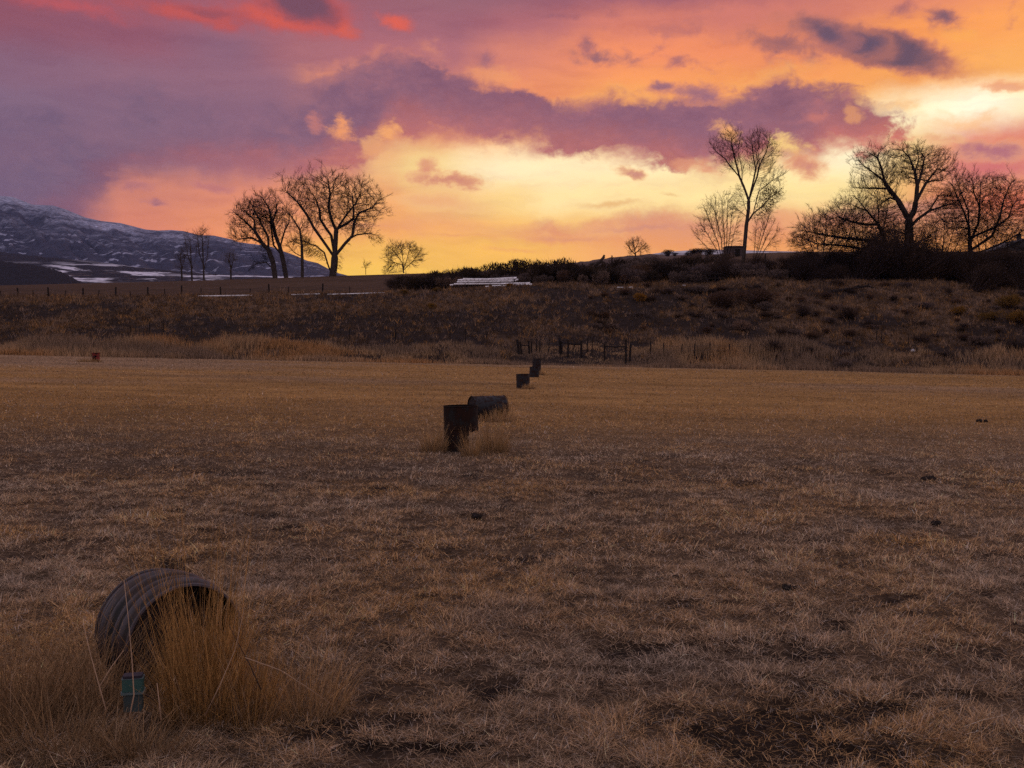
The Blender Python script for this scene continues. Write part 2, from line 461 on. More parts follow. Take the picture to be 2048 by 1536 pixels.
# ------------------------------------------------------------------ materials
MATS = {}
def mat(name, build):
    m = bpy.data.materials.new(name)
    m.use_nodes = True
    N = Nodes(m.node_tree)
    out = N.new('ShaderNodeOutputMaterial')
    s = build(N)
    N.t.links.new(s, out.inputs[0])
    MATS[name] = m
    return m
def principled(N, col, rough=0.9, spec=0.2, metal=0.0, bump=None, bstr=0.3, bdist=0.02):
    p = N.new('ShaderNodeBsdfPrincipled')
    N.put(p.inputs['Base Color'], col)
    N.put(p.inputs['Roughness'], rough)
    N.put(p.inputs['Specular IOR Level'], spec)
    N.put(p.inputs['Metallic'], metal)
    if bump is not None:
        b = N.new('ShaderNodeBump')
        b.inputs['Strength'].default_value = bstr
        b.inputs['Distance'].default_value = bdist
        N.put(b.inputs['Height'], bump)
        N.t.links.new(b.outputs[0], p.inputs['Normal'])
    return p.outputs[0]
def geo_pos(N):
    return N.new('ShaderNodeNewGeometry').outputs['Position']
def obj_pos(N):
    return N.new('ShaderNodeTexCoord').outputs['Object']

# colours of the field grass, shared by the ground sheet and the blades
def field_tint(X, Y):
    """dry grass colour over the field: pinkish straw near, ochre across the middle"""
    X = np.asarray(X, float); Y = np.asarray(Y, float)
    n = fbm(X * 0.05 + 3, Y * 0.10 + 5, 4)
    n2 = 0.5 * fbm(X * 0.35 + 8, Y * 0.5 + 2, 3) + 0.5 * fbm(X * 0.12 + 33, Y * 0.55 + 12, 4, 0.65)
    k = sstep(17, 27, Y + (n - 0.5) * 16)
    pale = sstep(0.54, 0.68, fbm(X * 0.018 + 40, Y * 0.06 + 4, 4)) * k * 0.55
    pale = np.maximum(pale, 0.8 * sstep(-8, -26, X + (n - 0.5) * 30) * sstep(48, 66, Y + (n - 0.5) * 25) )
    near = np.stack([0.51 + 0 * X, 0.325 + 0 * X, 0.180 + 0 * X], -1)
    och = np.stack([0.45 + 0 * X, 0.25 + 0 * X, 0.092 + 0 * X], -1)
    gre = np.stack([0.37 + 0 * X, 0.245 + 0 * X, 0.155 + 0 * X], -1)
    c = near * (1 - k[..., None]) + och * k[..., None]
    c = c * (1 - pale[..., None]) + gre * pale[..., None]
    c = c * (0.66 - 0.14 * k[..., None] + (0.68 + 0.32 * k[..., None]) * n2[..., None])
    return c

def TUFT(X, Y):
    return 0.35 * fbm(X * 2.2 + 4, Y * 2.2, 3, 0.6) + 0.65 * fbm(X * 6.5 + 14, Y * 6.0 + 3, 3, 0.65)

def bare(X, Y):
    """0..1 bare trampled soil between the tussocks"""
    X = np.asarray(X, float); Y = np.asarray(Y, float)
    n = fbm(X * 1.9 + 30, Y * 2.6 + 12, 5, 0.65)
    b = sstep(0.635, 0.70, n + 0.05 * sstep(-1.0, 0.5, X) * sstep(8, 4.6, Y))
    for (px, py, rx, ry) in BARE_SPOTS:
        cx, cy = BARE_AT(px, py)
        r = np.hypot((X - cx) / (rx * 0.7), (Y - cy) / (ry * 0.75)) - (n - 0.5) * 5.0
        b = np.maximum(b, sstep(1.0, 0.55, r))
    return b * sstep(22, 12, Y)
def BARE_AT(px, py):
    d = ray(px, py)
    t = -EYE / d[2]
    return d[0] * t, d[1] * t
BARE_SPOTS = [(1380, 1480, .3, .1), (1150, 1500, .3, .08), (1700, 1500, .35, .1), (1800, 1420, .3, .1), (1980, 1470, .3, .1), (1550, 1360, .25, .08), (1330, 1260, .25, .09), (1150, 1210, .2, .08), (1480, 1290, .2, .08), (760, 1500, .3, .08), (560, 1480, .3, .08), (1950, 1300, .3, .1), (850, 1350, .25, .09), (1830, 1130, .3, .12), (1640, 1080, .3, .12), (1440, 1100, .25, .1), (1260, 1310, .42, .22), (1075, 1340, .38, .13), (1060, 1400, .3, .1), (1420, 1385, .3, .14), (1480, 1460, .3, .1), (1240, 1345, .6, .1),
              (1120, 1445, .5, .12), (1340, 1430, .4, .1), (1020, 1470, .3, .1), (1270, 1500, .6, .1), (1590, 1175, .25, .12), (1740, 1195, .6, .15),
              (1700, 1310, .5, .12), (1850, 1230, .5, .12), (1900, 1390, .4, .1), (880, 1250, .35, .15), (640, 1395, .4, .12), (700, 1440, .4, .1), (1680, 1440, .5, .1), (930, 1500, .4, .1),
              (1150, 1270, .3, .12), (1560, 1270, .3, .1), (1950, 1180, .4, .2), (1000, 1360, .3, .1), (1620, 1510, .5, .1)]

def m_ground(N):
    at_ = N.new('ShaderNodeAttribute', attribute_name='col')
    p = geo_pos(N)
    n1 = N.noise(p, 1.8, 6.0, 0.65)
    n2 = N.noise(N.vscale(p, (1.0, 0.45, 1.0)), 14.0, 4.0, 0.7)
    c = N.mix(1.0, at_.outputs['Color'], N.ramp(n2, [(0.25, (0.5, 0.48, 0.47)), (0.5, (0.95, 0.95, 0.95)), (0.75, (1.4, 1.36, 1.3))]), 'MULTIPLY')
    c = N.mix(1.0, c, N.ramp(n1, [(0.3, (0.74, 0.72, 0.72)), (0.7, (1.22, 1.22, 1.2))]), 'MULTIPLY')
    return principled(N, c, 0.95, 0.05, bump=N.m('ADD', n1, n2), bstr=0.6, bdist=0.08)
mat('ground', m_ground)

def m_blade(N):
    at_ = N.new('ShaderNodeAttribute', attribute_name='col')
    d = N.new('ShaderNodeBsdfDiffuse'); N.put(d.inputs[0], at_.outputs['Color'])
    tr = N.new('ShaderNodeBsdfTranslucent'); N.put(tr.inputs[0], at_.outputs['Color'])
    mx = N.new('ShaderNodeMixShader'); mx.inputs[0].default_value = 0.28
    N.t.links.new(d.outputs[0], mx.inputs[1]); N.t.links.new(tr.outputs[0], mx.inputs[2])
    return mx.outputs[0]
mat('dry_blade', m_blade)

def m_bark(N):
    p = obj_pos(N)
    n = N.noise(N.vscale(p, (1, 1, 0.25)), 6.0, 5.0, 0.7)
    c = N.ramp(n, [(0.3, (0.018, 0.013, 0.012)), (0.7, (0.075, 0.055, 0.048))])
    return principled(N, c, 0.95, 0.1, bump=n, bstr=0.8, bdist=0.05)
mat('bark', m_bark)
def m_twig(N):
    p = obj_pos(N)
    n = N.noise(p, 1.2, 2.0)
    return principled(N, N.ramp(n, [(0.3, (0.010, 0.007, 0.006)), (0.7, (0.022, 0.015, 0.012))]), 0.95, 0.05)
mat('twig', m_twig)
def m_palewood(N):
    return principled(N, (0.065, 0.04, 0.026, 1), 0.95, 0.05)
mat('pale_twig', m_palewood)
def m_sage(N):
    at_ = N.new('ShaderNodeAttribute', attribute_name='col')
    oi = N.new('ShaderNodeObjectInfo')
    c = N.mix(1.0, at_.outputs['Color'], N.ramp(oi.outputs['Random'], [(0.0, (0.75, 0.75, 0.85)), (0.5, (1, 1, 1)), (1.0, (1.25, 1.08, 0.92))]), 'MULTIPLY')
    d = N.new('ShaderNodeBsdfDiffuse'); N.put(d.inputs[0], c)
    tr = N.new('ShaderNodeBsdfTranslucent'); N.put(tr.inputs[0], c)
    mx = N.new('ShaderNodeMixShader'); mx.inputs[0].default_value = 0.2
    N.t.links.new(d.outputs[0], mx.inputs[1]); N.t.links.new(tr.outputs[0], mx.inputs[2])
    return mx.outputs[0]
mat('sage', m_sage)

def m_drum(base, rust, amount, rough=0.42):
    def f(N):
        p = obj_pos(N)
        n = N.noise(p, 5.0, 7.0, 0.7)
        n2 = N.noise(N.vscale(p, (1, 1, 0.25)), 22.0, 4.0, 0.6)
        k = N.rng(N.m('MULTIPLY_ADD', n2, 0.35, n), amount, amount + 0.16)
        c = N.mix(k, N.mix(n2, base, tuple(v * 1.8 for v in base[:3]) + (1,)), N.ramp(n2, [(0.3, tuple(v * 0.5 for v in rust[:3])), (0.75, rust[:3])]))
        r = N.m('MULTIPLY_ADD', k, 0.45, rough)
        return principled(N, c, r, 0.25, bump=N.m('MULTIPLY_ADD', k, 0.3, n2), bstr=0.35, bdist=0.006)
    return f
mat('dark_drum', m_drum((0.007, 0.007, 0.010, 1), (0.026, 0.011, 0.008, 1), 0.62, 0.55))
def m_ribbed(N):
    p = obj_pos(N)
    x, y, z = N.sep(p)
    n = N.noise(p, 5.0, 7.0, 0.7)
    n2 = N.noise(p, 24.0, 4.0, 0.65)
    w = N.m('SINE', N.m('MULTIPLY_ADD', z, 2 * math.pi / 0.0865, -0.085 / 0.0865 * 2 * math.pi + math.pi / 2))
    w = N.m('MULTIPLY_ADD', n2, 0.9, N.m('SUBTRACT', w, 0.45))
    rib_sheen = N.rng(w, -0.25, 0.75)                       # reflections on the ribs painted as lighter bands, grooves dark with rust
    c = N.mix(rib_sheen, N.mix(N.rng(n, 0.45, 0.6), (0.005, 0.004, 0.0045, 1), (0.020, 0.009, 0.006, 1)), N.mix(N.rng(n, 0.5, 0.62), (0.050, 0.040, 0.046, 1), (0.040, 0.023, 0.018, 1)))
    return principled(N, c, N.m('MULTIPLY_ADD', rib_sheen, -0.25, 0.62), 0.35, bump=n2, bstr=0.3, bdist=0.005)
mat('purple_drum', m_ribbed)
mat('rust_drum', m_drum((0.006, 0.0045, 0.0045, 1), (0.022, 0.008, 0.005, 1), 0.56, 0.7))
mat('red_drum', m_drum((0.13, 0.016, 0.012, 1), (0.03, 0.012, 0.009, 1), 0.62, 0.6))
mat('inner_shade', lambda N: principled(N, (0.012, 0.009, 0.008, 1), 0.95, 0.05))  # near black for hollow insides: their shade is put into the colour

def m_wood(N):
    p = obj_pos(N)
    n = N.noise(N.vscale(p, (8, 8, 1.2)), 3.0, 5.0, 0.7)
    return principled(N, N.ramp(n, [(0.3, (0.010, 0.008, 0.008)), (0.7, (0.032, 0.024, 0.022))]), 0.95, 0.05, bump=n, bstr=0.5, bdist=0.02)
mat('post_wood', m_wood)
mat('wire', lambda N: principled(N, (0.05, 0.045, 0.045, 1), 0.7, 0.3, 0.5))
def m_pvc(N):
    p = obj_pos(N)
    n = N.noise(p, 1.6, 5.0, 0.6)
    return principled(N, N.ramp(n, [(0.32, (0.50, 0.46, 0.45)), (0.6, (0.82, 0.81, 0.83))]), 0.5, 0.4)
mat('white_pipe', m_pvc)
mat('gate_black', lambda N: principled(N, (0.05, 0.045, 0.05, 1), 0.7, 0.3))
def m_teal(N):
    p = obj_pos(N)
    n = N.noise(p, 25.0, 3.0)
    return principled(N, N.ramp(n, [(0.3, (0.020, 0.060, 0.052)), (0.7, (0.038, 0.085, 0.074))]), 0.5, 0.2)
mat('teal_plastic', m_teal)
mat('teal_faded', lambda N: principled(N, (0.034, 0.048, 0.048, 1), 0.6, 0.2))
mat('clear_rim', lambda N: principled(N, (0.07, 0.10, 0.10, 1), 0.5, 0.3))
mat('dark_cap', lambda N: principled(N, (0.02, 0.015, 0.022, 1), 0.6, 0.3))
def m_clod(N):
    n = N.noise(obj_pos(N), 30.0, 4.0)
    return principled(N, N.ramp(n, [(0.3, (0.010, 0.008, 0.008)), (0.7, (0.035, 0.026, 0.022))]), 0.95, 0.1)
mat('clod', m_clod)
mat('bleached', lambda N: principled(N, (0.42, 0.40, 0.41, 1), 0.8, 0.2))
mat('house_wall', lambda N: principled(N, (0.045, 0.038, 0.036, 1), 0.9, 0.2))
mat('house_roof', lambda N: principled(N, N.ramp(N.noise(obj_pos(N), 2.0, 3.0), [(0.3, (0.06, 0.06, 0.075)), (0.7, (0.10, 0.10, 0.12))]), 0.7, 0.3))
mat('shed_wall', lambda N: principled(N, (0.07, 0.05, 0.05, 1), 0.9, 0.1))

# ------------------------------------------------------------------ ground: field, bank, bench and ridge in one sheet
PXS = np.array([-700, 0, 200, 400, 550, 700, 850, 1000, 1150, 1300, 1420, 1500, 1650, 1800, 1950, 2048, 2700], float)
# photo heights of the terrain along these columns at four distances
CREST = np.array([602, 599, 596, 592, 590, 589, 584, 577, 573, 572, 570, 562, 566, 570, 578, 584, 600], float)   # top of the bank, Y = 132
BENCH = np.array([596, 594, 590, 586, 582, 580, 574, 564, 558, 553, 548, 545, 545, 548, 552, 556, 570], float)   # Y = 150
RIDGE = np.array([573, 571, 566, 561, 556, 551, 546.5, 545, 538, 528, 516, 506, 503, 503, 503, 501, 496], float)   # Y = 205
def u_of(px): return (np.asarray(px, float) - 1024) / F
def z_of(py, Y):   # terrain height whose photo row is py at distance Y
    y = (768 - py) / F
    c, s = math.cos(PITCH), math.sin(PITCH)
    return EYE + Y * (-s + y * c) / (c + y * s)
def edge_y(X): return 103 + 2.5 * np.sin(np.asarray(X, float) * 0.045) - 0.0012 * np.asarray(X, float) ** 2
def field_z(X, Y):
    return -0.021 * X * sstep(2, 30, np.abs(X) + Y) + 0.10 * (fbm(np.asarray(X) * 0.06 + 5, np.asarray(Y) * 0.06, 3) - 0.5) * sstep(3, 20, Y)
def height(X, Y):
    X = np.asarray(X, float); Y = np.asarray(Y, float)
    Yc = np.maximum(Y, 60.0)
    px = np.clip(X / Yc, -0.9, 0.84) * F + 1024
    zf = field_z(X, Y)
    ze = field_z(X, edge_y(X))
    zc = z_of(np.interp(px, PXS, CREST), 132.0); zb = z_of(np.interp(px, PXS, BENCH), 150.0); zr = z_of(np.interp(px, PXS, RIDGE), 205.0)
    e = edge_y(X)
    t = np.clip((Y - e) / (132.0 - e), 0, 1)
    bank = ze + (zc - ze) * (0.55 * t + 0.45 * t * t * (3 - 2 * t)) - 0.35 * np.exp(-((Y - e - 2.0) / 1.6) ** 2)
    t2 = np.clip((Y - 132) / 18, 0, 1); t3 = np.clip((Y - 150) / 55, 0, 1); t4 = np.clip((Y - 205) / 200, 0, 1)
    z = np.where(Y < e, zf, bank)
    z = np.where(Y > 132, zc + (zb - zc) * t2, z)
    z = np.where(Y > 150, zb + (zr - zb) * (t3 * (1.25 - 0.25 * t3)), z)
    z = np.where(Y > 205, zr - 14 * t4 * t4 - 2.5 * t4, z)
    rough = sstep(0, 5, Y - e) * sstep(200, 150, Y)
    z = z + rough * (fbm(X * 0.16, Y * 0.16, 4) - 0.5) * 0.9
    return z
def H(X, Y): return float(height(np.array([X]), np.array([Y]))[0])
def on_ground(px, py, Y):
    """ground point below photo column px at distance Y"""
    p = at(px, py, Y)
    return Vector((p.x, Y, H(p.x, Y)))

def ground_mesh():
    ys = np.concatenate([np.linspace(-60, 2, 14), np.linspace(2.4, 12, 60), np.linspace(12.3, 40, 70), np.linspace(40.6, 98, 80), np.linspace(98.4, 136, 95), np.linspace(137, 215, 60), np.linspace(220, 420, 18)])
    h = np.concatenate([np.linspace(0, 9, 75), np.linspace(9.3, 80, 190)[0:], np.linspace(82, 200, 50), np.linspace(210, 430, 16)])
    xs = np.concatenate([-h[:0:-1], h])
    X, Y = np.meshgrid(xs, ys)
    Z = height(X, Y)
    b = bare(X, Y)
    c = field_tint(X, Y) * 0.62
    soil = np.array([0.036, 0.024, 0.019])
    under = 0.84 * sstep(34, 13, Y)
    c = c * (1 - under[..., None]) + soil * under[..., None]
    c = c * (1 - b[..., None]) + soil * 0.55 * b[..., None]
    Z = Z - 0.03 * b + 0.05 * sstep(22, 11, Y) * (TUFT(X, Y) - 0.5) * 2
    # bank, dark earth with tan patches; bench and ridge in stubble stripes
    e = edge_y(X)
    n = fbm(X * 0.12 + 9, Y * 0.22, 5, 0.6)
    n_b = fbm(X * 0.035 + 2, Y * 0.1, 3)
    tt = np.clip((Y - e) / (132 - e), 0, 1)
    dark = np.array([0.026, 0.018, 0.016]); tan = np.array([0.115, 0.072, 0.046])
    k = sstep(0.44, 0.66, n + 0.16 * (tt - 0.55) + 0.25 * (n_b - 0.5))
    hill = dark * (1 - k[..., None]) + tan * k[..., None]
    ben = np.array([0.066, 0.039, 0.026]) * (0.75 + 0.6 * fbm(X * 0.03, Y * 0.5, 3))[..., None]
    kb = sstep(133, 140, Y)
    hill = hill * (1 - kb[..., None]) + ben * kb[..., None]
    kh = sstep(-1.0, 1.5, Y - e)
    c = c * (1 - kh[..., None]) + hill * kh[..., None]
    ny, nx = X.shape
    V = np.stack([X, Y, Z], -1).reshape(-1, 3)
    i = np.arange(ny * nx).reshape(ny, nx)
    Fq = np.stack([i[:-1, :-1], i[:-1, 1:], i[1:, 1:], i[1:, :-1]], -1).reshape(-1, 4)
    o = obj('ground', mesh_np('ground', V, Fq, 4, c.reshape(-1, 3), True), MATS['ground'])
    tag(o, kind='structure')
ground_mesh()

# ------------------------------------------------------------------ far land
SKYL_PX = np.array([-900, -300, 0, 32, 70, 112, 137, 175, 207, 245, 295, 320, 345, 370, 400, 430, 467, 477, 540, 590, 615, 637, 657, 677, 697, 760, 900, 2900], float)
SKYL_PY = np.array([330, 372, 391, 394, 409, 411, 419, 435, 442, 446, 459, 461, 460, 462, 470, 471, 479, 484, 492, 510, 521, 526, 537, 546, 551, 560, 570, 575], float)
def polar_land(name, us, Ys, zfun, material, label=None):
    U, Y = np.meshgrid(us, Ys)
    Z = zfun(U, Y)
    V = np.stack([U * Y, Y, Z], -1).reshape(-1, 3)
    ny, nx = U.shape
    i = np.arange(ny * nx).reshape(ny, nx)
    Fq = np.stack([i[:-1, :-1], i[:-1, 1:], i[1:, 1:], i[1:, :-1]], -1).reshape(-1, 4)
    o = obj(name, mesh_np(name, V, Fq, 4, None, True), material)
    tag(o, kind='structure')
    return o

def mtn_z(U, Y):
    px = U * F + 1024
    sky = np.interp(px, SKYL_PX, SKYL_PY)
    foot = 560 + 42 * (1 - np.clip((Y - 440) / 1560, 0, 1))
    t = np.clip((Y - 2000) / 3400, 0, 1)
    # spurs that run down to the right
    s = fbm(px * 0.018 + t * 3.5 + 3, t * 2.2 + px * 0.002, 5, 0.55)
    rdg = 1 - np.abs(2 * s - 1)
    amp = np.clip((foot - sky) / 100.0, 0, 1.4)
    prof = 1 - (1 - t) ** 1.25
    py = foot + (sky - foot) * prof
    z = z_of(py, Y)
    z = z + (rdg - 0.75) * 60 * amp * np.sin(np.pi * t) ** 0.8
    z = z + (fbm(px * 0.05, Y * 0.004, 4) - 0.5) * 20 * amp * sstep(1, 0.9, t) * sstep(0, .2, t)
    back = np.clip((Y - 5400) / 1500, 0, 1)
    return z - back * 300

def m_mountain(N):
    p = geo_pos(N)
    g = N.new('ShaderNodeNewGeometry')
    nx, ny, nz = N.sep(g.outputs['Normal'])
    x, y, z = N.sep(p)
    big = N.noise(N.vscale(p, (0.0022, 0.0012, 0.0045)), 1.0, 7.0, 0.62)
    fine = N.noise(N.vscale(p, (0.016, 0.007, 0.026)), 1.0, 6.0, 0.72)
    streak = N.noise(N.vscale(p, (0.0035, 0.002, 0.016)), 1.0, 6.0, 0.62, 0.8)
    hgt = N.rng(z, 250.0, 800.0, smooth=False)
    s = N.m('MULTIPLY_ADD', hgt, 0.34, N.m('MULTIPLY_ADD', big, 0.9, N.m('MULTIPLY', fine, 0.55)))
    s = N.m('MULTIPLY_ADD', streak, 0.5, s)
    s = N.m('MULTIPLY_ADD', N.m('ABSOLUTE', nx), -0.06, s)
    k = N.rng(s, 1.00, 1.46)
    speck = N.rng(N.noise(N.vscale(p, (0.06, 0.03, 0.10)), 1.0, 3.0, 0.7), 0.40, 0.62)
    snow = N.m('MULTIPLY', k, N.m('MULTIPLY_ADD', speck, 0.62, 0.26))
    f2 = N.noise(N.vscale(p, (0.009, 0.0030, 0.045)), 1.0, 4.0, 0.6, 0.8)
    low = N.m('MULTIPLY', N.rng(f2, 0.585, 0.63), N.rng(z, 560.0, 330.0))
    snow = N.m('MAXIMUM', snow, N.m('MULTIPLY', low, 0.5))
    c = N.mix(snow, N.mix(fine, (0.020, 0.021, 0.040, 1), (0.062, 0.062, 0.094, 1)), (0.56, 0.57, 0.74, 1))  # dusk blue mixed into the rock and snow colours
    return principled(N, c, 0.95, 0.05, bump=big, bstr=0.25, bdist=40.0)
mat('snowy_mountain', m_mountain)
us = np.concatenate([np.linspace(-0.80, -0.56, 24), np.linspace(-0.555, -0.12, 260), np.linspace(-0.115, 0.75, 36)])
polar_land('mountain', us, np.concatenate([[440, 700, 1100, 1600], np.linspace(2000, 5400, 120), np.linspace(5450, 7000, 14)]), mtn_z, MATS['snowy_mountain'])

# low wooded foothills in front of it, with snowy pasture
def m_foothill(N):
    p = geo_pos(N)
    x, y, z = N.sep(p)
    n = N.noise(N.vscale(p, (0.011, 0.0036, 0.02)), 1.0, 5.0, 0.6, 0.5)
    tr = N.noise(N.vscale(p, (0.06, 0.02, 0.15)), 1.0, 4.0, 0.7)
    fld = N.m('MULTIPLY', N.rng(n, 0.53, 0.58), N.rng(N.m('DIVIDE', z, y), 0.0880, 0.0800))
    fld = N.m('MULTIPLY', fld, N.rng(tr, 0.36, 0.48))
    rim = N.m('MULTIPLY', N.rng(N.noise(N.vscale(p, (0.004, 0.002, 0.03)), 1.0, 3.0), 0.58, 0.66), 0.5)
    c = N.mix(N.m('MAXIMUM', fld, rim), N.mix(tr, (0.008, 0.009, 0.017, 1), (0.028, 0.027, 0.040, 1)), (0.60, 0.59, 0.68, 1))
    c = N.mix(N.m('MULTIPLY', N.rng(tr, 0.55, 0.7), N.rng(N.m('DIVIDE', z, y), 0.082, 0.074)), c, (0.12, 0.085, 0.075, 1))
    return principled(N, c, 0.95, 0.05)
mat('wooded_foothill', m_foothill)
FH_PX = np.array([-900, -300, 0, 60, 130, 200, 260, 330, 400, 450, 560, 640, 720, 1000], float)
FH_PY = np.array([470, 490, 504, 510, 517, 524, 532, 540, 546, 549, 553, 556, 560, 575], float)
def fh_z(U, Y):
    px = U * F + 1024
    t = np.clip((Y - 900) / 900, 0, 1)
    sky = np.interp(px, FH_PX, FH_PY) + (fbm(px * 0.12, Y * 0.02, 3) - 0.5) * 3.0
    py = 585 + (sky - 585) * (1 - (1 - t) ** 1.3)
    return z_of(py, Y) - 260 * np.clip((Y - 1800) / 400, 0, 1)
polar_land('foothill', np.linspace(-1.05, -0.02, 300), np.concatenate([np.linspace(820, 1800, 60), np.linspace(1830, 2200, 8)]), fh_z, MATS['wooded_foothill'])

def m_darkhill(N):
    p = geo_pos(N)
    tr = N.noise(N.vscale(p, (0.10, 0.05, 0.22)), 1.0, 5.0, 0.7)
    sn = N.rng(N.noise(N.vscale(p, (0.012, 0.01, 0.075)), 1.0, 3.0, 0.5), 0.63, 0.68)
    sn = N.m('MULTIPLY', sn, N.rng(tr, 0.42, 0.5))
    c = N.mix(sn, N.mix(tr, (0.004, 0.005, 0.010, 1), (0.020, 0.020, 0.030, 1)), (0.30, 0.30, 0.38, 1))
    return principled(N, c, 0.95, 0.05)
mat('dark_hill', m_darkhill)
DH_PX = np.array([-900, -300, -80, 0, 50, 80, 105, 125, 140, 160, 200, 300], float)
DH_PY = np.array([500, 510, 518, 522, 527, 532, 537, 543, 551, 562, 575, 590], float)
def dh_z(U, Y):
    px = U * F + 1024
    t = np.clip((Y - 520) / 260, 0, 1)
    sky = np.interp(px, DH_PX, DH_PY) + (fbm(px * 0.25, Y * 0.1, 3) - 0.5) * 4.0
    py = 592 + (sky - 592) * (1 - (1 - t) ** 1.4)
    return z_of(py, Y) - 60 * np.clip((Y - 780) / 120, 0, 1)
polar_land('wooded_hill', np.linspace(-0.98, -0.38, 260), np.concatenate([np.linspace(470, 780, 40), np.linspace(790, 900, 5)]), dh_z, MATS['dark_hill'])

# brown rise beyond the sagebrush and the pale range behind it
def m_rise(N):
    p = geo_pos(N)
    n = N.noise(N.vscale(p, (0.06, 0.03, 0.2)), 1.0, 5.0, 0.65)
    return principled(N, N.ramp(n, [(0.35, (0.045, 0.03, 0.028)), (0.7, (0.11, 0.075, 0.062))]), 0.95, 0.05)
mat('rise', m_rise)
RI_PX = np.array([900, 1080, 1150, 1200, 1250, 1300, 1350, 1400, 1450, 1520, 1700, 2300], float)
RI_PY = np.array([560, 536, 525, 518, 512, 508, 511, 510, 507, 506, 507, 512], float)
def ri_z(U, Y):
    px = U * F + 1024
    t = np.clip((Y - 430) / 130, 0, 1)
    sky = np.interp(px, RI_PX, RI_PY)
    py = 560 + (sky - 560) * (1 - (1 - t) ** 1.5)
    return z_of(py, Y) - 40 * np.clip((Y - 560) / 140, 0, 1) + (fbm(px * 0.1, Y * 0.05, 3) - 0.5) * 0.8
polar_land('brown_hill', np.linspace(-0.06, 0.62, 160), np.concatenate([np.linspace(400, 560, 30), np.linspace(570, 700, 5)]), ri_z, MATS['rise'])
def m_pale(N):
    p = geo_pos(N)
    n = N.noise(N.vscale(p, (0.006, 0.003, 0.03)), 1.0, 5.0, 0.65)
    return principled(N, N.ramp(n, [(0.4, (0.16, 0.13, 0.15)), (0.62, (0.62, 0.6, 0.62))]), 0.95, 0.05)
mat('pale_range', m_pale)
PR_PX = np.array([1100, 1240, 1300, 1330, 1370, 1420, 1470, 1540, 1650, 1800, 2000, 2300], float)
PR_PY = np.array([530, 516, 508, 504, 501, 499, 500, 502, 504, 505, 507, 510], float)
def pr_z(U, Y):
    px = U * F + 1024
    t = np.clip((Y - 4600) / 1400, 0, 1)
    sky = np.interp(px, PR_PX, PR_PY)
    py = 545 + (sky - 545) * (1 - (1 - t) ** 1.5)
    return z_of(py, Y) - 300 * np.clip((Y - 6000) / 600, 0, 1)
polar_land('pale_hill', np.linspace(0.02, 0.62, 100), np.concatenate([np.linspace(4600, 6000, 24), np.linspace(6100, 6600, 4)]), pr_z, MATS['pale_range'])

# ------------------------------------------------------------------ grass blades
def blade_mesh(name, root, hgt, wid, az, lean, curl, col, face=None, segs=2):
    """root (n,3); each blade a tapered strip bending towards az"""
    n = len(root)
    dx, dy = np.cos(az), np.sin(az)
    fa = az + math.pi / 2 if face is None else face
    wx, wy = np.cos(fa) * wid * 0.5, np.sin(fa) * wid * 0.5
    rings = []
    ts = np.linspace(0, 1, segs + 1)
    for t in ts:
        out = hgt * (lean * t + curl * t * t)
        up = hgt * np.sqrt(np.clip(1 - (lean * 0.8 + curl * 0.6 * t) ** 2, 0.05, 1)) * t
        p = root + np.stack([dx * out, dy * out, up], -1)
        if t < 1:
            w = (1 - 0.55 * t)
            s = np.stack([wx * w, wy * w, 0 * wx], -1)
            rings.append(p - s); rings.append(p + s)
        else:
            rings.append(p)
    k = len(rings)
    V = np.stack(rings, 1).reshape(-1, 3)
    base = (np.arange(n) * k)[:, None]
    tri = []
    for i in range(segs - 1):
        a = 2 * i
        tri += [[a, a + 1, a + 3], [a, a + 3, a + 2]]
    a = 2 * (segs - 1)
    tri.append([a, a + 1, a + 2])
    Fc = (base[:, None, :] + np.array(tri)[None]).reshape(-1, 3)
    C = np.repeat(col, k, 0)
    return V, Fc, C

def join_np(parts):
    vs, fs, cs = [], [], []
    o = 0
    for V, Fc, C in parts:
        vs.append(V); fs.append(Fc + o); cs.append(C); o += len(V)
    return np.concatenate(vs), np.concatenate(fs), np.concatenate(cs)

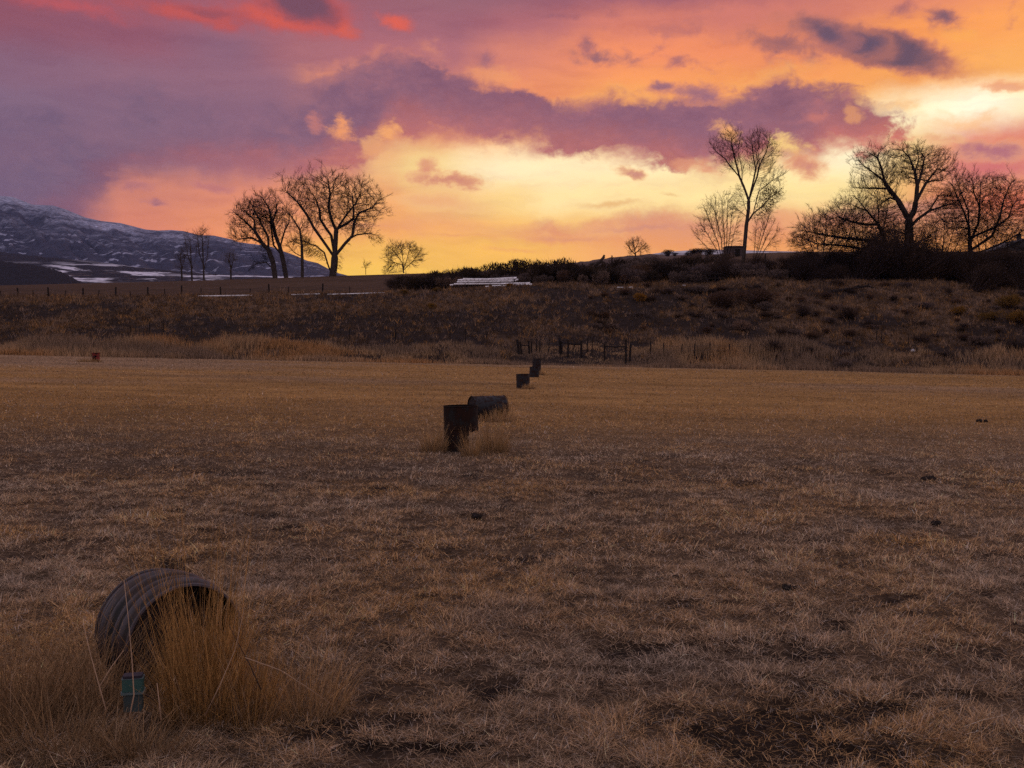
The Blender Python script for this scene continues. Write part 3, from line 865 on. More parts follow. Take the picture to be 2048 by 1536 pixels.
def field_grass():
    parts = []
    bands = [  # near, far, blades per m2, height, width
        (3.3, 5.0, 16000, 0.046, 0.0024), (5.0, 8.0, 10000, 0.046, 0.0030), (8, 13, 4400, 0.046, 0.0046), (13, 20, 1500, 0.048, 0.008),
        (20, 32, 330, 0.058, 0.015), (32, 52, 70, 0.06, 0.026), (52, 80, 24, 0.07, 0.045), (80, 104, 12, 0.08, 0.06)]
    for (y0, y1, dens, h, w) in bands:
        half = 0.60
        area = half * (y1 * y1 - y0 * y0)
        n = int(area * dens)
        Y = np.sqrt(RNG.random(n) * (y1 * y1 - y0 * y0) + y0 * y0)
        X = (RNG.random(n) * 2 - 1) * Y * half
        ok = Y < edge_y(X) - 0.3
        b = bare(X, Y)
        tuft = TUFT(X, Y)
        flat = RNG.random(n) < 0.56                     # loose litter lying everywhere between the tussocks
        ok &= RNG.random(n) > b * np.where(flat, 0.72, 0.95)
        ok &= (flat & (RNG.random(n) < 0.86 + 0.3 * sstep(0.38, 0.52, tuft))) | (~flat & (RNG.random(n) < 0.38 + 0.8 * sstep(0.40, 0.56, tuft)))
        X, Y, tuft, flat = X[ok], Y[ok], tuft[ok], flat[ok]
        n = len(X)
        Z = height(X, Y) - 0.005 + 0.05 * sstep(22, 11, Y) * (tuft - 0.5) * 2 + flat * RNG.random(n) * 0.025
        ang_ = fbm(X * 1.6, Y * 1.6 + 50, 3) * 12.0 + RNG.normal(0, 1.3, n)
        ang_ = np.where(flat, RNG.random(n) * 6.28, ang_)
        lean = np.where(flat, 1.0 + 0.15 * RNG.random(n), np.clip(RNG.normal(0.74, 0.26, n), 0.05, 1.12))
        curl = RNG.random(n) * 0.5
        hg = h * (0.5 + 0.9 * RNG.random(n)) * np.where(flat, 1.0, 0.5 + 1.2 * sstep(0.40, 0.66, tuft))
        tall = ~flat & (RNG.random(n) < 0.012 * (Y < 20))
        hg = np.where(tall, hg * 2.3, hg)
        wd = w * (0.6 + 0.8 * RNG.random(n))
        hue = fbm(X * 1.1 + 60, Y * 1.1, 2)
        col = field_tint(X, Y) * (0.30 + 1.25 * RNG.random(n) ** 1.7)[:, None]
        shade = 1 + (sstep(0.38, 0.62, tuft) * 0.34 - 0.18) * sstep(45, 14, Y)  # tussock shading put into blade colour: hollows darker, tops lighter
        col = col * shade[:, None]
        col = col * (1 + (hue - 0.5)[:, None] * np.array([0.35, 0.0, -0.7]) * sstep(26, 16, Y)[:, None])
        gr = (RNG.random(n) < 0.22)
        col[gr] = col[gr].mean(1, keepdims=True) * np.array([1.30, 1.03, 0.82])
        hot = RNG.random(n) < 0.04
        col[hot] *= 1.5
        col = np.minimum(col, 0.8)
        segs = 2 if y1 <= 13 else 1
        facing = ang_ + math.pi / 2 + RNG.normal(0, 0.6, n)
        parts.append(blade_mesh('g', np.stack([X, Y, Z], -1), hg, wd, ang_, lean, curl, col, facing, segs))
    V, Fc, C = join_np(parts)
    o = obj('field_grass', mesh_np('field_grass', V, Fc, 3, C), MATS['dry_blade'])
    tag(o, 'short cropped dry straw coloured grass covering the whole flat field', 'grass', kind='stuff')
field_grass()

def edge_grass():
    """the belt of tall dry grass along the foot of the bank"""
    n = 120000
    X = (RNG.random(n) * 2 - 1) * 72
    s = RNG.random(n)
    wdt = 5.5 + 5.5 * fbm(X * 0.08, X * 0 + 3, 3)
    Y = edge_y(X) + 0.6 - 4.2 * fbm(X * 0.22 + 7, X * 0 + 2, 4, 0.6) + s * wdt
    m = fbm(X * 0.35 + 4, Y * 0.5, 4, 0.6)
    gap = np.exp(-((X - 8.5) / 3.2) ** 2) * (s < 0.45)
    ok = (RNG.random(n) < 0.15 + 1.4 * sstep(0.36, 0.62, m) - gap)
    X, Y, m, s = X[ok], Y[ok], m[ok], s[ok]
    n = len(X)
    tall = 0.5 + 0.75 * sstep(0.42, 0.7, fbm(X * 0.11 + 2, X * 0 + 1, 3)) * sstep(-0.05, 0.5, s) + 0.5 * (m - 0.5)
    tall = tall * (0.62 + 0.7 * RNG.random(n))
    tall = tall * (1 - 0.55 * sstep(-2, 1, X) * sstep(16, 13, X))
    r = np.stack([X, Y, height(X, Y) - 0.03], -1)
    base = np.array([0.44, 0.28, 0.155]); dk = np.array([0.27, 0.18, 0.12]); och = np.array([0.44, 0.235, 0.10])
    k = fbm(X * 0.09 + 20, Y * 0.2, 3)
    col = base + (dk - base) * sstep(0.45, 0.65, k)[:, None] + (och - base) * sstep(0.5, 0.3, k)[:, None]
    col = col * (0.35 + 0.95 * RNG.random(n))[:, None]
    V, Fc, C = blade_mesh('e', r, tall, 0.03 + 0.035 * RNG.random(n), RNG.random(n) * 6.28, 0.05 + 0.3 * RNG.random(n), 0.25 * RNG.random(n), col, RNG.normal(0, 0.5, n), 2)
    o = obj('edge_grass', mesh_np('edge_grass', V, Fc, 3, C), MATS['dry_blade'])
    tag(o, 'belt of tall dry grass along the far edge of the field at the foot of the bank', 'tall grass', kind='stuff')
edge_grass()

def bank_grass():
    """sparse bunch grass over the dark bank and the bench behind it"""
    nt = 30000
    Y = 104 + 34 * RNG.random(nt) ** 0.9
    X = (RNG.random(nt) * 2 - 1) * Y * 0.62
    e = edge_y(X)
    t = (Y - e) / (132 - e)
    n1 = fbm(X * 0.12 + 9, Y * 0.22, 5, 0.6) + 0.14 * (t - 0.5) + 0.28 * (fbm(X * 0.035 + 2, Y * 0.1, 3) - 0.5)
    ok = (Y > e + 1) & ~((X > 0) & (X < 14) & (Y < 109.5)) & (RNG.random(nt) < 0.20 + 1.1 * sstep(0.42, 0.58, n1))
    X, Y, n1 = X[ok], Y[ok], n1[ok]
    nt = len(X)
    per = 9
    big = (RNG.random(nt) < 0.05)
    sz = (0.22 + 0.34 * RNG.random(nt)) * np.where(big, 2.1, 1.0)
    tint = fbm(X * 0.2 + 70, Y * 0.3, 3)
    tc = np.array([0.20, 0.122, 0.07]) * np.ones((nt, 1)); och = np.array([0.25, 0.13, 0.048]); gy = np.array([0.13, 0.09, 0.07])
    kk = RNG.random(nt)
    tc = np.where((kk < 0.18)[:, None], och, tc); tc = np.where((kk > 0.62)[:, None], gy, tc)
    tc = tc * (0.45 + 1.5 * RNG.random(nt) ** 1.6)[:, None]
    X2 = np.repeat(X, per) + RNG.normal(0, 0.22, nt * per) * np.repeat(sz, per) * 2
    Y2 = np.repeat(Y, per) + RNG.normal(0, 0.22, nt * per) * np.repeat(sz, per) * 2
    n = nt * per
    r = np.stack([X2, Y2, height(X2, Y2) - 0.03], -1)
    col = np.repeat(tc, per, 0) * (0.6 + 0.7 * RNG.random(n))[:, None]
    V, Fc, C = blade_mesh('b', r, np.repeat(sz, per) * (0.6 + 0.7 * RNG.random(n)), 0.04 + 0.05 * RNG.random(n), RNG.random(n) * 6.28, 0.15 + 0.5 * RNG.random(n), 0.3 * RNG.random(n), col, RNG.normal(0, 0.6, n), 1)
    parts = [(V, Fc, C)]
    m = 26000
    Y3 = 103.5 + 34 * RNG.random(m); X3 = (RNG.random(m) * 2 - 1) * Y3 * 0.62
    cl = fbm(X3 * 0.25 + 50, Y3 * 0.4 + 7, 4, 0.6)
    ok = (Y3 > edge_y(X3) + 2) & ~((X3 > -2) & (X3 < 15) & (Y3 < 112)) & (RNG.random(m) < 0.25 + 1.1 * sstep(0.44, 0.6, cl))
    X3, Y3 = X3[ok], Y3[ok]; m = len(X3)
    X3 = np.repeat(X3, 5) + RNG.normal(0, 0.16, m * 5); Y3 = np.repeat(Y3, 5) + RNG.normal(0, 0.16, m * 5); n = m * 5
    cc = np.repeat(np.array([0.075, 0.05, 0.038]) * (0.5 + 1.1 * RNG.random(m))[:, None], 5, 0) * (0.6 + 0.8 * RNG.random(n))[:, None]
    parts.append(blade_mesh('d', np.stack([X3, Y3, height(X3, Y3) - 0.03], -1), 0.16 + 0.34 * RNG.random(n), 0.035 + 0.04 * RNG.random(n), RNG.random(n) * 6.28, 0.2 + 0.6 * RNG.random(n), 0.2 * RNG.random(n), cc, RNG.normal(0, 0.7, n), 1))
    V, Fc, C = join_np(parts)
    o = obj('bank_grass', mesh_np('bank_grass', V, Fc, 3, C), MATS['dry_blade'])
    tag(o, 'patchy tan bunch grass scattered over the dark earth of the bank', 'grass', kind='stuff')
bank_grass()

# ------------------------------------------------------------------ tall grass clumps, each a thing
def stalk_clump(name, label, loc, rx, ry, n, hmin, hmax, wid, cols, lean=0.10, out=0.35, bias=(0, 0), head=0.5, arch=0.0, group=None, airy=0.0):
    """upright stalks with feathered heads; two parts: stalks and matted base leaves"""
    root = empty(name, loc)
    tag(root, label, 'grass clump', group)
    a = RNG.random(n) * 6.283; q = np.sqrt(RNG.random(n))
    x = np.cos(a) * q * rx; y = np.sin(a) * q * ry
    ed = np.clip(1.05 - q ** 2 * 0.6, 0.2, 1)
    h = (hmin + (hmax - hmin) * RNG.random(n) ** 0.8) * ed
    if airy:
        tl = RNG.random(n) < airy
        h = np.where(tl, hmax * (1.15 + 0.5 * RNG.random(n)), h)
    z = np.array([H(loc[0] + i, loc[1] + j) for i, j in zip(x[:60], y[:60])]).mean() - loc[2]
    zz = height(loc[0] + x, loc[1] + y) - loc[2] - 0.01
    az = np.arctan2(y / ry + bias[1], x / rx + bias[0]) + RNG.normal(0, 0.7, n)
    ln = np.abs(RNG.normal(lean, lean * 0.8, n)) + out * q * RNG.random(n) * 0.6
    cu = RNG.random(n) * 0.22 + arch * RNG.random(n) ** 2
    c0, c1 = np.array(cols[0]), np.array(cols[1])
    f = RNG.random((n, 1))
    col = (c0 * (1 - f) + c1 * f) * (0.40 + 0.95 * RNG.random((n, 1)) ** 1.3)
    bent = RNG.random(n) < 0.10
    ln = np.where(bent, 0.35 + 0.55 * RNG.random(n), ln); h = np.where(bent, h * (0.5 + 0.5 * RNG.random(n)), h)
    pale = RNG.random(n) < 0.06
    col[pale] = np.array([0.42, 0.29, 0.18]) * (0.8 + 0.4 * RNG.random((pale.sum(), 1)))
    r = np.stack([x, y, zz], -1)
    parts = [blade_mesh('s', r, h, wid * (0.7 + 0.6 * RNG.random(n)), az, ln, cu, col, RNG.normal(0, 0.5, n), 4)]
    # feathery heads: short side sprigs off the upper half of the stalks
    m = int(n * head * 6)
    if m:
        i = RNG.integers(0, n, m)
        t = 0.45 + 0.55 * RNG.random(m)
        o_ = h[i] * (ln[i] * t + cu[i] * t * t)
        up = h[i] * np.sqrt(np.clip(1 - (ln[i] * 0.8 + cu[i] * 0.6 * t) ** 2, 0.05, 1)) * t
        rr = r[i] + np.stack([np.cos(az[i]) * o_, np.sin(az[i]) * o_, up], -1)
        parts.append(blade_mesh('h', rr, h[i] * (0.05 + 0.09 * RNG.random(m)), wid * 0.7 * np.ones(m), RNG.random(m) * 6.28, 0.25 + 0.3 * RNG.random(m), 0.2 * RNG.random(m), col[i] * 1.08, RNG.normal(0, 0.8, m), 1))
    V, Fc, C = join_np(parts)
    obj('stalk', mesh_np('stalk', V, Fc, 3, C), MATS['dry_blade'], root).name = 'stalks'
    k = int(n * 0.8)
    a = RNG.random(k) * 6.283; q = np.sqrt(RNG.random(k)) * 1.15
    x = np.cos(a) * q * rx; y = np.sin(a) * q * ry
    col = np.array(cols[2]) * (0.4 + 0.9 * RNG.random((k, 1)))
    V, Fc, C = blade_mesh('l', np.stack([x, y, height(loc[0] + x, loc[1] + y) - loc[2] - 0.01], -1), hmax * (0.12 + 0.34 * RNG.random(k)), wid * 1.3 * np.ones(k), RNG.random(k) * 6.28,
                          0.3 + 0.5 * RNG.random(k), 0.5 * RNG.random(k), col, RNG.normal(0, 0.9, k), 3)
    obj('base_leaves', mesh_np('base_leaves', V, Fc, 3, C), MATS['dry_blade'], root)
    return root

RUST = ((0.37, 0.195, 0.062), (0.45, 0.26, 0.10), (0.28, 0.18, 0.10))
STRAW = ((0.37, 0.235, 0.125), (0.28, 0.165, 0.078), (0.26, 0.17, 0.10))
g = on_ground(408, 1300, 4.62)
CLUMP_FRONT = stalk_clump('grass_clump', 'dense upright rust coloured grass clump covering the open end of the nearest barrel', (g.x, g.y, g.z), 0.18, 0.14, 1300, 0.32, 0.72, 0.0027, RUST, 0.045, 0.13, head=0.5, airy=0.06, arch=0.12)
g = on_ground(492, 1300, 4.6)
stalk_clump('grass_clump', 'rust grass clump at the right rim of the nearest barrel', (g.x, g.y, g.z), 0.12, 0.12, 330, 0.26, 0.56, 0.0024, RUST, 0.10, 0.35, head=0.5, airy=0.02)
g = on_ground(600, 1330, 4.75)
stalk_clump('grass_clump', 'feathery brown grass clump standing apart to the right of the nearest barrel', (g.x, g.y, g.z), 0.23, 0.16, 480, 0.18, 0.42, 0.0022, (RUST[1], STRAW[0], STRAW[2]), 0.16, 0.5, head=0.4, airy=0.05, arch=0.3)
g = on_ground(180, 1330, 4.75)
stalk_clump('grass_clump', 'tangled brown grass clump against the left side of the nearest barrel', (g.x, g.y, g.z), 0.22, 0.20, 520, 0.26, 0.62, 0.0030, STRAW, 0.16, 0.5, head=0.3, arch=0.5)
g = on_ground(30, 1330, 4.6)
stalk_clump('grass_clump', 'pale tangled grass clump cut by the left edge of the picture', (g.x, g.y, g.z), 0.30, 0.25, 720, 0.26, 0.68, 0.0030, STRAW, 0.16, 0.5, head=0.3, arch=0.5)
g = on_ground(110, 1420, 4.3)
stalk_clump('grass_clump', 'low matted straw clump in the bottom left corner of the field', (g.x, g.y, g.z), 0.36, 0.16, 480, 0.12, 0.36, 0.0030, STRAW, 0.3, 0.7, head=0.15, arch=0.6)
g = on_ground(275, 1440, 4.22)
CLUMP_LOW = stalk_clump('grass_clump', 'low matted grass clump round the foot of the teal container', (g.x, g.y, g.z), 0.22, 0.06, 420, 0.08, 0.30, 0.0024, STRAW, 0.3, 0.7, head=0.1, arch=0.6)
# clumps round the upright barrel and the others behind it
for (px, Y, rx, ry, n, h0, h1, lab) in [
    (868, 16.5, 0.2, 0.16, 330, 0.25, 0.62, 'tawny grass clump at the left foot of the tall rusted upright barrel'),
    (940, 15.9, 0.14, 0.10, 170, 0.2, 0.58, 'wispy grass clump in front of the tall rusted upright barrel'),
    (984, 16.4, 0.26, 0.2, 560, 0.25, 0.58, 'thick rounded tawny grass clump to the right of the tall rusted upright barrel'),
    (992, 23.3, 0.42, 0.18, 300, 0.12, 0.38, 'pale wispy grass clump in front of the barrel lying on its side'),
    (1004, 23.9, 0.25, 0.15, 160, 0.2, 0.5, 'small grass clump at the right end of the barrel lying on its side'),
    (1056, 43.0, 0.3, 0.2, 160, 0.12, 0.32, 'low grass clump at the foot of the short upright barrel'),
    (1079, 66.0, 0.35, 0.2, 150, 0.2, 0.4, 'low grass clump beside the farthest dark barrel'),
    (180, 74.0, 0.9, 0.4, 260, 0.15, 0.4, 'low grass clump beside the small red barrel')]:
    g = on_ground(px, 800, Y)
    stalk_clump('grass_clump', lab, (g.x, g.y, g.z), rx, ry, n, h0, h1, 0.004 * Y / 14, (RUST[1], STRAW[0], STRAW[2]), 0.12, 0.45, head=0.35)

# single long stems that stand out against the clumps
def stem(owner, pts, r, m='straw_stem'):
    b = MB(); o0 = owner.location
    n = len(pts)
    b.tube([Vector(p) - o0 for p in pts], [r * (1 - 0.6 * i / (n - 1)) for i in range(n)], 5)
    b.build('stem', MATS[m], owner, True)
mat('straw_stem', lambda N: principled(N, (0.34, 0.22, 0.14, 1), 0.85, 0.15))
mat('dark_stem', lambda N: principled(N, (0.045, 0.028, 0.02, 1), 0.85, 0.15))
def pix_line(pp, Y0, Y1):
    n = len(pp)
    return [at(x, y, Y0 + (Y1 - Y0) * i / (n - 1)) for i, (x, y) in enumerate(pp)]
stem(CLUMP_FRONT, pix_line([(522, 1380), (500, 1330), (478, 1290), (458, 1250)], 4.25, 4.3), 0.0030, 'dark_stem')
stem(CLUMP_FRONT, pix_line([(410, 1432), (440, 1370), (470, 1300), (487, 1225)], 4.2, 4.25), 0.0026)
stem(CLUMP_LOW, pix_line([(258, 1440), (268, 1390), (264, 1320), (257, 1240), (248, 1160)], 4.2, 4.3), 0.0034)
stem(CLUMP_LOW, pix_line([(200, 1372), (222, 1335), (248, 1300)], 4.2, 4.3), 0.0028)
stem(CLUMP_LOW, pix_line([(212, 1420), (198, 1370), (180, 1305), (166, 1245)], 4.2, 4.3), 0.0030)
stem(CLUMP_FRONT, pix_line([(490, 1315), (560, 1340), (615, 1375), (665, 1410)], 4.25, 4.3), 0.0024)
stem(CLUMP_LOW, pix_line([(322, 1440), (318, 1400), (314, 1366)], 4.2, 4.22), 0.0036)

# ------------------------------------------------------------------ barrels
def lathe_shell(prof, n=56, arc=None, zcut=None):
    """prof: (radius, z) outer profile; returns double-walled shell verts/faces, optionally with cells cut away"""
    th = 0.006
    vo = [(r, z) for r, z in prof]; vi = [(r - th, z) for r, z in prof]
    V, Fq = [], []
    for (ring, off) in ((vo, 0), (vi, len(prof) * n)):
        for r, z in ring:
            for k in range(n):
                t = 2 * math.pi * k / n
                V.append((r * math.cos(t), r * math.sin(t), z))
    keep = lambda k, z: True if zcut is None else zcut(2 * math.pi * (k + 0.5) / n, z)
    o2 = len(prof) * n
    for i in range(len(prof) - 1):
        zm = (prof[i][1] + prof[i + 1][1]) / 2
        for k in range(n):
            if not keep(k, zm): continue
            a = i * n + k; b = i * n + (k + 1) % n
            Fq.append((a, b, b + n, a + n)); Fq.append((o2 + a, o2 + a + n, o2 + b + n, o2 + b))
    for k in range(n):   # lips
        for i in (0, len(prof) - 1):
            if zcut is not None and not keep(k, prof[i][1]): continue
            a = i * n + k; b = i * n + (k + 1) % n
            Fq.append((a, o2 + a, o2 + b, b) if i == 0 else (a, b, o2 + b, o2 + a))
    return V, Fq

def hoop(R, z, r, n=56, zcut=None):
    b = MB(); V, Fq = [], []
    m = 6
    for k in range(n):
        t = 2 * math.pi * k / n
        for j in range(m):
            q = 2 * math.pi * j / m
            V.append(((R + r * math.cos(q)) * math.cos(t), (R + r * math.cos(q)) * math.sin(t), z + r * 0.8 * math.sin(q)))
    for k in range(n):
        if zcut is not None and not zcut(2 * math.pi * (k + 0.5) / n, z): continue
        k2 = (k + 1) % n
        for j in range(m):
            j2 = (j + 1) % m
            Fq.append((k * m + j, k2 * m + j, k2 * m + j2, k * m + j2))
    b.add(V, Fq)
    return b

def barrel(label, loc, D, L, m, hoops=(), ribs=(), lying=None, tilt=(0, 0), bottom=True, top=False, cut=None, group='old barrels in a row across the field', dent=0.0, bulge=0.012):
    """axis along local z from 0 to L; lying = heading of the axis (degrees from +x) when it lies on its side"""
    R = D / 2
    root = empty('barrel', loc)
    tag(root, label, 'barrel', group)
    if lying is not None:
        root.location = (loc[0], loc[1], loc[2] + R)
        h = rad(lying)
        ax = Vector((math.cos(h), math.sin(h), 0)); up = Vector((0, 0, 1)); sd = up.cross(ax)
        root.rotation_euler = Matrix((sd, up, ax)).transposed().to_euler()   # x=side, y=up, z=axis
    else:
        root.rotation_euler = (rad(tilt[0]), rad(tilt[1]), random.random() * 0.1)
    nz = max(12, int(L / 0.006))
    prof = []
    for i in range(nz + 1):
        z = L * i / nz
        r = R
        for (zz, w, a) in ribs:
            r += a * math.exp(-((z - zz) / w) ** 2)
        r += dent * math.sin(z * 9.0)
        prof.append((r, z))
    b = MB(); b.add(*lathe_shell(prof, 64, zcut=cut)); sh = b.build('shell', m, root, True)
    sh.data.materials.append(MATS['inner_shade'])          # inner wall near black, the shade inside painted into its colour
    inner = {i for i in range(len(sh.data.vertices) // 2, len(sh.data.vertices))}
    for f in sh.data.polygons:
        if all(v in inner for v in f.vertices): f.material_index = 1
    for z in hoops:
        hoop(R + 0.002, z, 0.0085, 64, cut).build('hoop', m, root, True)
    if bottom:
        e = MB()
        n = 48
        V = [(0, 0, 0.02)] + [((R - 0.007) * math.cos(2 * math.pi * k / n), (R - 0.007) * math.sin(2 * math.pi * k / n), 0.02) for k in range(n)]
        e.add(V, [(0, 1 + (k + 1) % n, 1 + k) for k in range(n)])
        e.build('end_plate', MATS['inner_shade'] if not top else m, root)
    if top:
        e = MB(); n = 48
        V = [(0, 0, L - 0.02)] + [((R - 0.007) * math.cos(2 * math.pi * k / n), (R - 0.007) * math.sin(2 * math.pi * k / n), L - 0.02) for k in range(n)]
        e.add(V, [(0, 1 + k, 1 + (k + 1) % n) for k in range(n)])
        e.build('end_plate', m, root)
    return root

# nearest: short length of ribbed drum on its side, open end towards the camera
Y1 = 4.95
p = at(373, 1252, Y1)
D1 = 0.59
heading = 130.0
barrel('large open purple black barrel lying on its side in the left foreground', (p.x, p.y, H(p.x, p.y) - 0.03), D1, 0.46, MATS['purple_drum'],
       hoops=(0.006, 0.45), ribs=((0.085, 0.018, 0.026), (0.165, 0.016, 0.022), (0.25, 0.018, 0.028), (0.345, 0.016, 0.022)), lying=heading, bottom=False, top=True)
# tall rusted one, lower right side rusted away
g = on_ground(923, 905, 16.75)
def cut2(t, z):
    # world x to the right is t = 0
    c = math.cos(t - 0.25)
    lim = 0.375 + 0.012 * math.sin(9 * t) + 0.01 * math.sin(23 * t)
    return z > lim or c < 0.22 + 0.06 * math.sin(40 * z)
barrel('tall rusted upright barrel with its lower right side eaten away', (g.x, g.y, g.z - 0.04), 0.575, 0.80, MATS['rust_drum'], hoops=(0.415, 0.792), cut=cut2, tilt=(0, -1.0))
# lying on its side, end plate half turned to the camera
g = on_ground(943, 830, 24.1)
barrel('dark closed barrel lying on its side in tall grass', (g.x, g.y, g.z - 0.01), 0.555, 0.84, MATS['dark_drum'], hoops=(0.006, 0.855), ribs=((0.29, 0.012, 0.012), (0.57, 0.012, 0.012)), lying=24, top=True)
g = on_ground(1046.5, 775, 43.5)
barrel('short upright black barrel cut down to a square outline', (g.x, g.y, g.z - 0.05), 0.59, 0.68, MATS['dark_drum'], hoops=(0.30, 0.675), tilt=(0, -1.5))
g = on_ground(1068.0, 752, 60.0)
barrel('upright black barrel overlapping the one behind it', (g.x, g.y, g.z - 0.05), 0.58, 0.68, MATS['dark_drum'], hoops=(0.34, 0.675), tilt=(0, 2.5))
g = on_ground(1072.5, 744, 67.0)
barrel('farthest dark barrel in the row, tallest and standing upright', (g.x, g.y, g.z - 0.05), 0.585, 1.1, MATS['dark_drum'], hoops=(0.36, 0.73, 1.095), tilt=(0, 2.5))
g = on_ground(192, 722, 76.0)
def cut3(t, z):
    # holes rusted through the side that faces the camera (t near -pi/2)
    a = (t + math.pi / 2 + math.pi) % (2 * math.pi) - math.pi
    return not ((abs(a + 0.45) < 0.42 and 0.18 < z < 0.34) or (abs(a - 0.1) < 0.4 and 0.08 < z < 0.2) or (abs(a - 0.2) < 0.3 and 0.38 < z < 0.5))
r = barrel('small red barrel with rusted holes standing alone on the far left', (g.x, g.y, g.z - 0.03), 0.54, 0.70, MATS['red_drum'], hoops=(0.69,), ribs=((0.69, 0.07, 0.035),), cut=cut3, group=None)

# ------------------------------------------------------------------ teal plastic container in the near grass
p = at(267, 1412, 4.34)
root = empty('plastic_container', (p.x, p.y, p.z), rad(12)); root.scale = (0.9, 0.9, 0.84)
tag(root, 'discarded teal plastic container half hidden in the dry grass', 'container')
def rbox(b, z0, z1, w, d, r=0.012):
    pts = []
    for (cx, cy, a0) in ((w / 2 - r, d / 2 - r, 0), (-w / 2 + r, d / 2 - r, 90), (-w / 2 + r, -d / 2 + r, 180), (w / 2 - r, -d / 2 + r, 270)):
        for k in range(5):
            t = rad(a0 + 22.5 * k); pts.append((cx + r * math.cos(t), cy + r * math.sin(t)))
    n = len(pts)
    b.add([(x, y, z0) for x, y in pts] + [(x, y, z1) for x, y in pts], [(k, (k + 1) % n, n + (k + 1) % n, n + k) for k in range(n)] + [tuple(range(n))[::-1], tuple(range(n, 2 * n))])
b = MB(); rbox(b, -0.02, 0.068, 0.088, 0.06); b.build('lower_half', MATS['teal_faded'], root)
b = MB(); rbox(b, 0.072, 0.084, 0.108, 0.078); b.build('rim', MATS['clear_rim'], root)
b = MB(); rbox(b, 0.086, 0.150, 0.098, 0.068); b.build('upper_half', MATS['teal_plastic'], root)
b = MB(); rbox(b, 0.151, 0.154, 0.101, 0.071); b.build('lip', MATS['clear_rim'], root)
b = MB(); rbox(b, 0.155, 0.168, 0.09, 0.06); b.build('lid', MATS['dark_cap'], root)

# ------------------------------------------------------------------ clods of dark dung and earth on the field
def clod(label, px, py, w, seed, group='dark clods on the grass'):
    d = ray(px, py); t = -EYE / d[2]
    x, y = d[0] * t, d[1] * t
    rs = np.random.default_rng(seed)
    vs, fs = [], []
    b = MB()
    for k in range(6):
        cx, cy, r = rs.normal(0, w * 0.26), rs.normal(0, w * 0.16), w * (0.14 + 0.13 * rs.random())
        n, m = 10, 6
        V = []
        for i in range(m + 1):
            f = math.pi * i / m
            for j in range(n):
                g_ = 2 * math.pi * j / n
                q = r * (0.8 + 0.4 * rs.random())
                V.append((cx + q * math.sin(f) * math.cos(g_), cy + q * math.sin(f) * math.sin(g_), r * 0.5 + q * 0.9 * math.cos(f)))
        b.add(V, [(i * n + j, i * n + (j + 1) % n, (i + 1) * n + (j + 1) % n, (i + 1) * n + j) for i in range(m) for j in range(n)])
    o = b.build('dirt_clod', MATS['clod'])
    o.location = (x, y, H(x, y) + 0.01)
    tag(o, label, 'clod', group)
clod('small dark clod alone on the grass below the upright barrel', 957, 1038, 0.14, 1)
clod('wide dark clod on the right side of the field', 1860, 952, 0.2, 2)
clod('tiny dark clod far off near the right edge of the field', 1960, 824, 0.22, 3)
clod('clod added for a dark hole in the grass right of centre, farther of two', 1357, 1160, 0.09, 4)  # this and the next two are added to show dark spots in the grass
clod('flat clod added for a dark hole in the grass right of centre, nearer of two', 1578, 1180, 0.10, 5)
clod('clod added for a small dark patch midway down the right side below the wide clod', 1870, 1043, 0.11, 6)

# ------------------------------------------------------------------ white irrigation pipes
def pipe(label, a, b_, r=0.12, gates=0, group='stacked white irrigation pipes', sag=0.0, bell=True):
    a, b_ = Vector(a), Vector(b_)
    L = (b_ - a).length
    root = empty('irrigation_pipe', a)
    tag(root, label, 'pipe', group)
    d = b_ - a
    bb = MB(); n = 12
    pts = [d * (i / 12) + Vector((0, 0, -sag * math.sin(math.pi * i / 12))) for i in range(13)]
    rr = [r * (1.09 if (bell and i == 0) else 1.0) for i in range(13)]
    bb.tube(pts, rr, n, cap=False); bb.tube(pts, [q * 0.93 for q in rr], n, cap=False)
    bb.build('pipe_wall', MATS['white_pipe'], root, True)
    for q in (0.004, 0.994):
        e = MB(); e.tube([d * q, d * (q + 0.002)], r * 0.92, n); e.build('pipe_mouth', MATS['gate_black'], root)
    for k in range(gates):
        f = (k + 0.7) / gates
        if f > 0.98: continue
        s = MB(); c = d * f + Vector((0, -r * 0.97, -sag * math.sin(math.pi * f) - r * 0.05))
        s.box(c, (0.10, 0.035, 0.05)); s.build('outlet_gate', MATS['gate_black'], root)
    return root
YP = 135.0
def pp(px, py, Y=YP): return at(px, py, Y)
rows = [
    ('longest white pipe at the bottom of the stack', (908, 568.2), (1024, 567.0), 0, 0),
    ('white gated pipe second from the bottom of the stack front', (914, 564.2), (1027, 562.0), 14, 0),
    ('white gated pipe in the middle of the stack front', (921, 560.6), (1027, 558.6), 14, 0),
    ('topmost white pipe of the stack, sagging in the middle', (926, 557.8), (1028, 555.4), 12, 0.10)]
for k, (lab, a, b_, gts, sg) in enumerate(rows):
    pipe(lab, pp(*a, YP + 0.02 * k), pp(*b_, YP + 0.02 * k), 0.108, gts, sag=sg)
pipe('white pipe stub sticking out at the left of the stack', pp(915.5, 560.4, YP + 0.3), pp(930, 559.6, YP + 0.3), 0.12)
pipe('white pipe behind the top of the stack at its right end', pp(1016, 557.0, YP + 0.9), pp(1033, 556.0, YP + 0.9), 0.15)
pipe('short white pipe standing out behind the right end of the stack', pp(1030, 561.5, YP + 0.7), pp(1036.5, 558.5, YP + 0.7), 0.10)
pipe('white pipe on the ground right of the stack, rear of a pair', pp(1003, 567.6, YP - 0.6), pp(1060, 566.4, YP - 0.6), 0.13, group='loose white pipes beside the stack')
pipe('white pipe on the ground right of the stack, front of a pair', pp(1022, 570.6, YP - 1.0), pp(1064, 569.4, YP - 1.0), 0.15, group='loose white pipes beside the stack')
